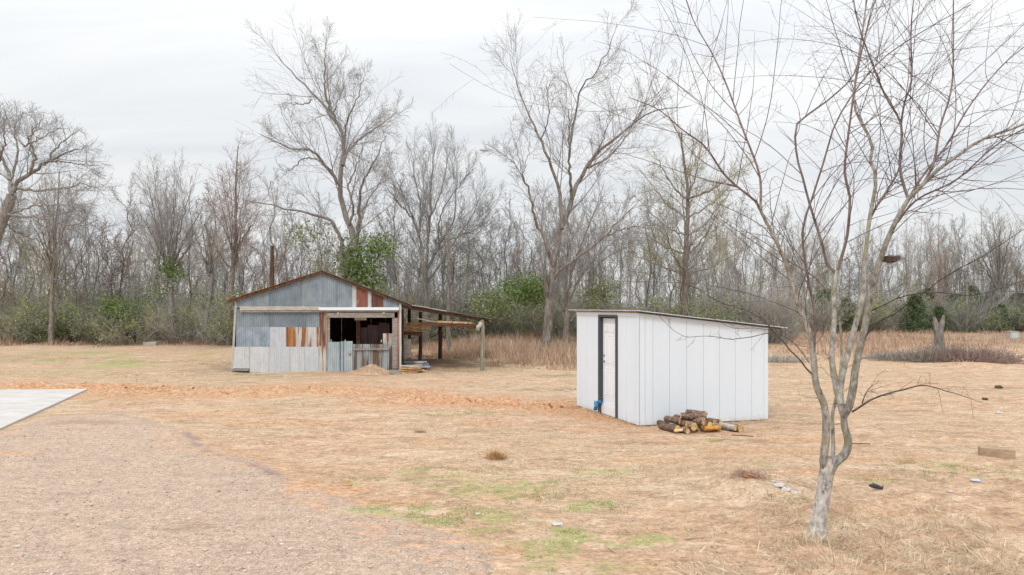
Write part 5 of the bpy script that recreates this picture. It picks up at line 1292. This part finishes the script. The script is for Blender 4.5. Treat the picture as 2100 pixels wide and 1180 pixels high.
def scatter(poly, n, r_, clump=None, seed=0, thr=.45):
    xs = np.array([p[0] for p in poly]); ys = np.array([p[1] for p in poly]); X, Y = [], []
    tot = 0
    while tot < n:
        x = r_.uniform(xs.min(), xs.max(), n); y = r_.uniform(ys.min(), ys.max(), n); k_ = in_poly(x, y, poly)
        if clump: k_ &= fbm(x * clump, y * clump, seed, 3) > thr
        X.append(x[k_]); Y.append(y[k_]); tot += k_.sum()
        if tot == 0: break
    return np.concatenate(X)[:n], np.concatenate(Y)[:n]
r5 = np.random.default_rng(500)
# tall straw behind the barn and shed
poly = [G(830, 733), G(905, 738), G(960, 742), G(1010, 752), G(1080, 755), G(1185, 762), G(1300, 755), G(1300, 700), G(1190, 698), G(830, 698)]
x, y = scatter(poly, 40000, r5, .9, 5, .42); h = r5.uniform(.2, 1.0, len(x)) ** 1.3 * (.05 + 1.9 * fbm(x * .8, y * .8, 8, 3) ** 1.3) * (.12 + .88 * sstep(0, 4.5, -poly_sd(x, y, poly) + (fbm(x, y, 29) - .5) * 3))
o = obj('tall_dry_grass', blades(x, y, h, np.full(len(x), .022), .28, r5), M['straw_tall'], tone=True); tag(o, 'tall straw coloured dead grass behind the lean-to and the shed', kind='stuff')
x, y = scatter(poly, 12000, r5, .7, 45, .46); h = r5.uniform(.4, 1.5, len(x)) * (.3 + fbm(x * .7, y * .7, 48)) * (.12 + .88 * sstep(0, 4.5, -poly_sd(x, y, poly) + (fbm(x, y, 29) - .5) * 3))
o = obj('dry_weeds', blades(x, y, h, np.full(len(x), .016), .22, r5), M['weed_red'], tone=True); tag(o, 'brown dead weed stalks standing among the straw behind the lean-to', kind='stuff')
poly = [G(1560, 742), G(1700, 742), G(1810, 736), G(1880, 748), G(1960, 754), G(2070, 752), G(2065, 722), G(2100, 712), (90, 56), (60, 66), (12, 66), G(1560, 700)]
x, y = scatter(poly, 42000, r5, .6, 15, .44); h = r5.uniform(.2, 1.1, len(x)) ** 1.2 * (.1 + 1.6 * fbm(x * .6, y * .6, 18, 3) ** 1.3) * .75 * np.where((x > 33) & (y < 62), .25, 1) * (.2 + .8 * sstep(0, 3.5, -poly_sd(x, y, poly) + (fbm(x, y, 19) - .5) * 3))
o = obj('dry_weeds', blades(x, y, h, np.full(len(x), .024), .30, r5), M['weed_red'], tone=True); tag(o, 'reddish brown dead weeds in the field right of the shed', kind='stuff')
x, y = scatter([(-75, 44.5), (-5, 43.5), (-5, 49), (-75, 50)], 32000, r5, .8, 25, .40); h = r5.uniform(.15, 1.0, len(x)) ** 1.4 * (.1 + 1.3 * fbm(x * .5, y * .5, 28)) * (.2 + .8 * sstep(44, 47, y + (fbm(x * .6, y * .6, 2) - .5) * 3))
o = obj('tall_dry_grass', blades(x, y, h, np.full(len(x), .03), .3, r5), M['weed_red'], tone=True); tag(o, 'fringe of dead grass along the left edge of the wood', kind='stuff')
# short lawn straw, thinned over gravel
lawn_poly = [(-13, 20), (-1, 6.0), (9.5, 6.0), (16, 14), (22, 26), (-16, 26)]
x, y = scatter(lawn_poly, 150000, r5)
dens = np.clip((13.5 / y) ** 2.0, 0, 1) ; keep = (r5.random(len(x)) < np.maximum(dens, .15)) & (poly_sd(x, y, gravel_poly) > .12 + (fbm(x * 2, y * 2, 3) - .5) * .8) & (fbm(x * .35, y * .6, 90, 4) + (fbm(x * 2, y * 2, 44) - .5) * .5 < .56) & (spots(x, y, clay_spots, 40) < .6) & (seg_dist(x, y, clay_line) > .5)
x, y = x[keep], y[keep]; h = r5.uniform(.02, .055, len(x))
o = obj('short_dry_grass', blades(x, y, h, r5.uniform(.003, .007, len(x)), 1.3, r5, 1), M['straw_short'], tone=True); tag(o, 'short trodden straw coloured grass of the yard', kind='stuff')
# lying thatch in the right foreground
poly = [G(1310, 1230), G(1400, 1130), G(1480, 1050), G(1500, 990), G(1545, 975), G(1620, 1020), G(1700, 1045), G(1830, 1035), G(1950, 1010), G(2110, 1040), G(2400, 1050), (8, 5.5)]
x, y = scatter(poly, 50000, r5, 1.6, 35, .40); kp = r5.random(len(x)) < sstep(0, 1.0, -poly_sd(x, y, poly) + (fbm(x * 1.5, y * 1.5, 36) - .4) * 1.2); x, y = x[kp], y[kp]; h = r5.uniform(.06, .24, len(x)) * (.5 + fbm(x * 2.5, y * 2.5, 37))
o = obj('dry_thatch', blades(x, y, h, r5.uniform(.003, .006, len(x)), 3.6, r5, flow=.9), M['straw_mat'], tone=True); tag(o, 'matted long dead grass lying round the foot of the young tree', kind='stuff')
# green grass tufts
X, Y = [], []
for px_, py_, rx_, ry_ in green_spots:
    c_ = G(px_, py_); n = int(2600 * rx_ * ry_ * min(1, (10 / c_[1]) ** 1.5) * 6) + 60; n = min(n, 5000)
    X.append(c_[0] + r5.normal(0, rx_ * .55, n)); Y.append(c_[1] + r5.normal(0, ry_ * .75, n))
x = np.concatenate(X); y = np.concatenate(Y); keep = (fbm(x * 5, y * 5, 66, 3) + .6 * fbm(x * 1.3, y * 1.3, 67, 2)) > .86; x, y = x[keep], y[keep]
o = obj('green_grass', blades(x, y, r5.uniform(.015, .05, len(x)), r5.uniform(.004, .008, len(x)) * np.clip(y / 10, 1, 3), .9, r5, 1), M['grass_green'], tone=True); tag(o, 'patches of fresh green grass among the straw', kind='stuff')

# low straw tufts over the yard, taller against the shed and the tree foot
nt_ = 760; tx = r5.uniform(-14, 20, nt_ * 3); ty = 6 + 26 * r5.random(nt_ * 3) ** 1.2
kp = (poly_sd(tx, ty, gravel_poly) > .15) & (poly_sd(tx, ty, slab_poly) > .1) & (fbm(tx * .5, ty * .5, 71) > .42) & ((tx - (SHED_L + SHED_R)[0] / 2) ** 2 + (ty - (SHED_L + SHED_R)[1] / 2) ** 2 > 5.5); tx, ty = tx[kp][:nt_], ty[kp][:nt_]
for (a, b) in ((SHED_N, SHED_R), (SHED_N, SHED_L)):
    t_ = r5.random(26); e_ = (b - a); nn = np.array([e_[1], -e_[0]]) / np.linalg.norm(e_); nn = nn if nn[1] < 0 or (a is SHED_N and b is SHED_L and nn[0] < 0) else -nn
    tx = np.append(tx, a[0] + e_[0] * t_ + nn[0] * .07); ty = np.append(ty, a[1] + e_[1] * t_ + nn[1] * .07)
t_ = r5.uniform(0, 6.28, 16); tx = np.append(tx, fx + np.cos(t_) * .17); ty = np.append(ty, fy + np.sin(t_) * .17)
m_ = 26; x = np.repeat(tx, m_) + r5.normal(0, .05, len(tx) * m_); y = np.repeat(ty, m_) + r5.normal(0, .05, len(tx) * m_)
h = r5.uniform(.03, .12, len(x)) * np.repeat(r5.uniform(.5, 1.3, len(tx)), m_)
o = obj('grass_tufts', blades(x, y, h, np.clip(.004 * y / 9, .004, .012), .9, r5), M['straw_short'], tone=True); tag(o, 'small tufts of dead grass dotted over the yard', kind='stuff')
nl = 2600; x = r5.uniform(-6, 14, nl * 2); y = 6 + 20 * r5.random(nl * 2) ** 1.3; kp = (poly_sd(x, y, gravel_poly) > -.2); x, y = x[kp][:nl], y[kp][:nl]
c_ = np.stack([x, y, H(x, y) + .012], -1); gl = leaves(c_, .022, r5); V_ = gl.V[0].reshape(-1, 4, 3); V_[:, :, 2] = c_[:, None, 2] + (V_[:, :, 2] - c_[:, None, 2]) * .35
o = obj('leaf_litter', gl, M['leaf_brown'], tone=True); tag(o, 'brown fallen leaves scattered over the grass', kind='stuff')

# pebbles on gravel
n = 5200; px_ = r5.uniform(-13, 1.5, n * 4); py_ = 6 + 8 * r5.random(n * 4) ** 1.4; k_ = poly_sd(px_, py_, gravel_poly) < 0; px_, py_ = px_[k_][:n], py_[k_][:n]; n = len(px_)
s = r5.uniform(.005, .015, n) * (1 + .5 * (r5.random(n) < .15)) * np.where(r5.random(n) < .03, 1.8, 1); zz = H(px_, py_)
oct_ = np.array([[1, 0, 0], [0, 1, 0], [-1, 0, 0], [0, -1, 0], [0, 0, .6], [0, 0, -.6]]); th_ = r5.uniform(0, 6.28, n)
rot_ = np.stack([np.stack([np.cos(th_), -np.sin(th_), 0 * th_], -1), np.stack([np.sin(th_), np.cos(th_), 0 * th_], -1), np.stack([0 * th_, 0 * th_, 1 + 0 * th_], -1)], 1)
V = np.einsum('nij,kj->nki', rot_, oct_) * s[:, None, None] * r5.uniform(.7, 1.3, (n, 6, 1)) + np.stack([px_, py_, zz + s * .2], -1)[:, None]
F = np.array([[0, 1, 4], [1, 2, 4], [2, 3, 4], [3, 0, 4], [1, 0, 5], [2, 1, 5], [3, 2, 5], [0, 3, 5]])
k = Nodes('pebble_stone', .9, .15); k.col(k.ramp(k.attr('tone'), [(0, (.22, .17, .14)), (.4, (.42, .33, .26)), (.8, (.52, .42, .33)), (1, (.70, .64, .57))])); M['pebble'] = k.m
o = obj('gravel', Geo().add(V.reshape(-1, 3), (np.arange(n)[:, None, None] * 6 + F).reshape(-1, 3), np.repeat(r5.random(n), 6)), M['pebble'], tone=True); tag(o, 'loose pebbles strewn over the gravel drive', kind='stuff')

# ------------------------------------------------------------------ small things in the yard
def clod(px, py, r, label, m, cat, sq=.6, seed=0, name='dirt_clod'):
    x_, y_ = G(px, py); z_ = float(H(x_, y_)); q = np.random.default_rng(seed); a, b = 9, 6; V = []
    for i in range(b + 1):
        for j in range(a):
            t = math.pi * i / b; f_ = 2 * math.pi * j / a; rr_ = r * q.uniform(.75, 1.15)
            V.append((x_ + rr_ * math.sin(t) * math.cos(f_), y_ + rr_ * math.sin(t) * math.sin(f_), z_ + r * sq * .6 + rr_ * sq * math.cos(t)))
    F = [[i * a + j, (i + 1) * a + j, (i + 1) * a + (j + 1) % a, i * a + (j + 1) % a] for i in range(b) for j in range(a)]
    return solo(name, Geo().add(V, F), M[m], (x_, y_, z_), label, cat)
M['clay'] = plain('clay_clod', (.30, .16, .09), .95, .35, 20, .1, .8)
M['white_stone'] = plain('white_rubble', (.50, .48, .45), .85, .2, 14, .2, .5)
M['dark_scrap'] = plain('dark_scrap', (.055, .05, .055), .6, .3, 20, .3, .6)
M['dark_dirt'] = plain('dark_soil', (.12, .075, .05), .95, .3, 20, .1, .6)
def tuft(px, py, n, R_, hh, label, m, seed, name='grass_tuft', cat='tuft', lean=.9, w=.005):
    x_, y_ = G(px, py); q = np.random.default_rng(seed); x = x_ + q.normal(0, R_, n); y = y_ + q.normal(0, R_ * .8, n)
    return solo(name, blades(x, y, q.uniform(.5, 1., n) * hh, np.full(n, w), lean, q), M[m], (x_, y_, float(H(x_, y_))), label, cat, tone=True)
tuft(1017, 940, 700, .06, .22, 'fan shaped tuft of golden straw in the middle of the lawn', 'straw_gold', 1, w=.009)
tuft(862, 888, 350, .05, .10, 'small dark brown grass tuft left of the golden straw tuft', 'weed_red', 2)
tuft(1535, 995, 700, .12, .22, 'clump of dead stalks on a low hump right of the wood pile', 'weed_red', 3)
clod(1535, 1000, .09, 'rough brown clod on the hump in front of the young tree', 'clay', 'clod', .6, 3)
clod(2048, 800, .11, 'brown lump of soil far out in the right field', 'dark_dirt', 'clod', .5, 4)
clod(2020, 822, .08, 'smaller dark lump just left of the lone brown lump in the field', 'dark_dirt', 'clod', .5, 5)
clod(2049, 849, .09, 'white stone lying in the right field', 'white_stone', 'stone', .35, 6, 'stone')
clod(1874, 901, .05, 'tiny white stone between the young tree and the beam', 'white_stone', 'stone', .4, 7, 'stone')
clod(715, 993, .06, 'yellowish wood chip near the gravel edge', 'yellow_wood', 'wood chip', .3, 8, 'wood_chip')
clod(1143, 1076, .07, 'flat pale stone in the grass above the bright green patch', 'white_stone', 'stone', .25, 9, 'stone')
clod(980, 1052, .035, 'small white stone left of the flat pale stone', 'white_stone', 'stone', .4, 10, 'stone')
clod(1948, 1014, .04, 'white pebble in the straw at the far right', 'white_stone', 'stone', .4, 11, 'stone')
clod(1163, 802, .09, 'pale scrap lying near the left corner of the white shed', 'white_stone', 'scrap', .25, 12, 'pale_scrap')
clod(37, 1128, .03, 'white stone on the gravel', 'white_stone', 'stone', .4, 13, 'stone')
for i, (a, b, r_) in enumerate(((1596, 1008, .08), (1612, 1013, .07), (1628, 1017, .05), (1585, 1002, .04), (1604, 1004, .05), (1640, 1014, .035))):
    o = clod(a, b, r_, 'chunk of white rubble in the small scatter left of the tree trunk', 'white_stone', 'rubble', .4, 20 + i, 'rubble_chunk'); o['group'] = 'white rubble chunks left of the tree trunk'
rc_ = np.random.default_rng(44)
for i in range(26):
    t = rc_.random(); seg_ = clay_line[2 + int(t * 8)]; seg2 = clay_line[3 + int(t * 8)]; f_ = rc_.random(); x_ = seg_[0] + (seg2[0] - seg_[0]) * f_ + rc_.normal(0, .3); y_ = seg_[1] + (seg2[1] - seg_[1]) * f_ + rc_.normal(0, .28)
    pyy = HOR + FPX * CAM_H / y_; pxx = 1050 + x_ / y_ * FPX
    o = clod(pxx, pyy, rc_.uniform(.02, .05), 'orange clay clod along the churned soil strip', 'clay', 'clod', .6, 100 + i, 'clay_clod'); o['group'] = 'clay clods along the churned strip'
# dark bent scrap
x_, y_ = G(1797, 1012); z_ = float(H(x_, y_)) + .02
solo('bent_scrap', Geo().tubes(np.array([[x_ - .09, y_ + .02, z_ + .03], [x_ - .04, y_, z_ + .035], [x_ + .02, y_ - .01, z_ + .02], [x_ + .06, y_ - .03, z_ + .01], [x_ + .10, y_ + .01, z_ + .03]]), np.array([.012, .035, .03, .02, .006]), 7, cap=True), M['dark_scrap'], (x_, y_, z_), 'dark curled scrap of rubber lying right of the young tree', 'scrap', smooth=True)
x_, y_ = G(1736, 1092); z_ = float(H(x_, y_)) + .02
solo('crumpled_scrap', Geo().tubes(np.array([[x_ - .07, y_ + .01, z_], [x_ - .03, y_, z_ + .025], [x_ + .02, y_ - .02, z_ + .02], [x_ + .08, y_, z_ + .005]]), np.array([.01, .03, .035, .008]), 6, cap=True), M['dark_scrap'], (x_, y_, z_), 'small crumpled dark scrap at the foot of the young tree', 'scrap')
x_, y_ = G(2000, 995); z_ = float(H(x_, y_)) + .012
solo('plastic_scrap', Geo().hexa([(x_ - .05, y_ - .02, z_), (x_ + .05, y_ - .05, z_), (x_ + .06, y_ + .04, z_), (x_ - .04, y_ + .06, z_), (x_ - .05, y_ - .02, z_ + .006), (x_ + .05, y_ - .05, z_ + .012), (x_ + .06, y_ + .04, z_ + .02), (x_ - .04, y_ + .06, z_ + .01)]), plain('pale_blue_plastic', (.42, .50, .60), .4), (x_, y_, z_), 'scrap of pale blue plastic in the grass at the right', 'scrap')
# short beam end lying on the soil
x_, y_ = G(2047, 938); z_ = float(H(x_, y_))
bm = beam((x_ - .22, y_ + .14, z_ + .075), (x_ + .22, y_ - .06, z_ + .07), .2, .15, 'x', geo=True)
solo('timber_beam', bm, M['tan_wood'], (x_, y_, z_), 'short squared tan beam lying on the bare soil at the right', 'beam')
# sticks
for i, (pts, lab) in enumerate((([(1240, 1118), (1262, 1134)], 'thin pale stick right of the green patch'), ([(1636, 1001), (1668, 1009)], 'light stick beside the white rubble'), ([(1405, 1108), (1445, 1104)], 'straw coloured stick in the lower lawn'),
                                ([(770, 893), (795, 894)], 'short pale stick left of the dark tuft'), ([(1740, 912), (1785, 914)], 'dark stick lying behind the young tree trunk'), ([(1500, 893), (1545, 897)], 'dark flat stick in front of the lone log'))):
    pp = np.array([[*G(*p_), 0] for p_ in pts]); pp = smooth_path(np.array([pp[0], (pp[0] + pp[1]) / 2 + [0, .02, 0], pp[1]]), 6); pp[:, 2] = H(pp[:, 0], pp[:, 1]) + .012
    solo('stick', Geo().tubes(pp[None], np.full((1, 6), .008)), M['pale_wood' if i < 4 else 'brown_wood'], pp[0], lab, 'stick')
# white block at the left clearing edge
x_, y_, z_ = *W(310, 704, 44.5)[:2], 0
solo('white_block', Geo().hexa([(x_ - .42, y_ - .2, z_), (x_ + .42, y_ - .2, z_), (x_ + .42, y_ + .2, z_), (x_ - .42, y_ + .2, z_), (x_ - .42, y_ - .2, z_ + .22), (x_ + .40, y_ - .2, z_ + .26), (x_ + .4, y_ + .2, z_ + .26), (x_ - .4, y_ + .2, z_ + .22)]), M['white_wood'], (x_, y_, z_), 'low whitish block lying at the left edge of the clearing', 'block')
# metal utility box
x_, y_ = W(2076.5, 690, 54)[:2]; z_ = float(H(x_, y_))
ub = thing('utility_box', (x_, y_, z_), 'small pale metal utility box far out in the right field', 'utility box')
def abox(c, sx, sy, z0, z1): return Geo().hexa([(c[0] - sx, c[1] - sy, z0), (c[0] + sx, c[1] - sy, z0), (c[0] + sx, c[1] + sy, z0), (c[0] - sx, c[1] + sy, z0), (c[0] - sx, c[1] - sy, z1), (c[0] + sx, c[1] - sy, z1), (c[0] + sx, c[1] + sy, z1), (c[0] - sx, c[1] + sy, z1)])
M['box_green'] = plain('box_panel', (.50, .55, .52), .6, .1)
obj('cabinet', abox((x_, y_), .35, .25, z_ - .02, z_ + .55), M['white_wood'], ub); obj('lid', abox((x_, y_), .38, .28, z_ + .553, z_ + .60), M['white_wood'], ub); obj('door_panel', abox((x_ + .0, y_ - .258), .28, .006, z_ + .08, z_ + .5), M['box_green'], ub)
# broken snag with brush round it
x_, y_ = W(1927, 728, 33)[:2]; z_ = float(H(x_, y_))
sn = thing('tree_snag', (x_, y_, z_), 'broken forked tree snag standing in the brush right of the young tree', 'snag')
obj('trunk', Geo().tubes(smooth_path([(x_ + .02, y_, z_ - .1), (x_, y_, z_ + .6), (x_ - .05, y_, z_ + 1.3), (x_ - .07, y_, z_ + 1.55)], 10)[None], np.linspace(.25, .19, 10)[None], 10), M['bark_grey'], sn, smooth=True)
obj('fork', Geo().tubes(np.array([(x_ - .12, y_, z_ + 1.4), (x_ - .2, y_, z_ + 1.7), (x_ - .27, y_, z_ + 2.0)]), np.array([.16, .13, .05]), 8, cap=True), M['bark_dead'], sn)
obj('fork', Geo().tubes(np.array([(x_ + .04, y_, z_ + 1.4), (x_ + .14, y_, z_ + 1.75), (x_ + .2, y_, z_ + 2.1)]), np.array([.14, .12, .05]), 8, cap=True), M['bark_dead'], sn)
rb = np.random.default_rng(808)
def brush_pile(px, d, n, wx, wy, hh, label, m, seed):
    q = np.random.default_rng(seed); cx_ = (px - 1050) / FPX * d; x = cx_ + q.normal(0, wx, n); y = d + q.normal(0, wy, n); z = H(x, y); K = 4; P = np.zeros((n, K, 3)); P[:, 0] = np.stack([x, y, z + q.uniform(0, .15, n)], -1)
    D_ = q.normal(0, 1, (n, 3)); D_[:, 2] = np.abs(D_[:, 2]) * .9; D_ /= np.linalg.norm(D_, axis=1, keepdims=True); L_ = q.uniform(.4, 1., n) * hh
    for i in range(1, K): D_ = D_ + q.normal(0, .2, (n, 3)); D_ /= np.linalg.norm(D_, axis=1, keepdims=True); P[:, i] = P[:, i - 1] + D_ * (L_ / 3)[:, None]
    P[:, :, 2] = np.maximum(P[:, :, 2], H(P[:, :, 0], P[:, :, 1]) + .01)
    return solo('brush_pile', Geo().tubes(P, np.linspace(.012, .004, K)[None].repeat(n, 0), 3), M[m], (cx_, d, 0), label, 'brush pile')
brush_pile(1935, 31.0, 1700, .75, .5, .9, 'low heap of dead twigs round the foot of the snag', 'bark_brown', 1)
brush_pile(2010, 30.2, 1500, .8, .5, .85, 'reddish heap of cut brush right of the snag', 'twig_red', 2)
brush_pile(1830, 32, 500, .7, .4, .6, 'thin scatter of brush left of the snag', 'twig_brown', 3)
brush_pile(1600, 31, 500, .6, .3, .4, 'low twig heap just past the right end of the shed', 'twig_pale', 4)
# dead branches reaching over the brush
q0 = [W(1775, 732, 14), W(1800, 735, 14), W(1822, 725, 14), W(1838, 702, 14), W(1870, 693, 14), W(1915, 690, 14), W(1960, 705, 14), W(2010, 715, 14)]
# utility pole and cables
x_ = W(1983, 0, 66)[0]; zt_ = CAM_H - (566 - HOR) / FPX * 66
up_ = thing('utility_pole', (x_, 66, 0), 'thin grey utility pole in front of the far trees at the right', 'utility pole')
obj('pole', Geo().tubes(np.array([[x_, 66, -.2], [x_, 66, 3], [x_, 66, zt_]]), np.array([.14, .12, .10]), 8, cap=True), M['grey_post'], up_); obj('crossarm', abox((x_, 65.85), .5, .04, zt_ - .6, zt_ - .5), M['grey_post'], up_)
M['cable'] = plain('cable_sheath', (.15, .15, .16), .6)
def cable(pts, d0, d1, r, label):
    p_, _ = limb(pts, d0, d1, 1, 1, 30); return solo('power_cable', Geo().tubes(p_[None], np.full((1, 30), r), 4), M['cable'], p_[0], label, 'cable')
cable([(-200, 545), (0, 560), (121, 574), (222, 580), (367, 571), (483, 556), (620, 530)], 41, 41, .02, 'sagging power cable crossing the trees at the left')
cable([(1420, 590), (1519, 585), (1700, 592), (1983, 600), (2250, 594)], 60, 66, .018, 'thin power cable crossing the trees at the right')
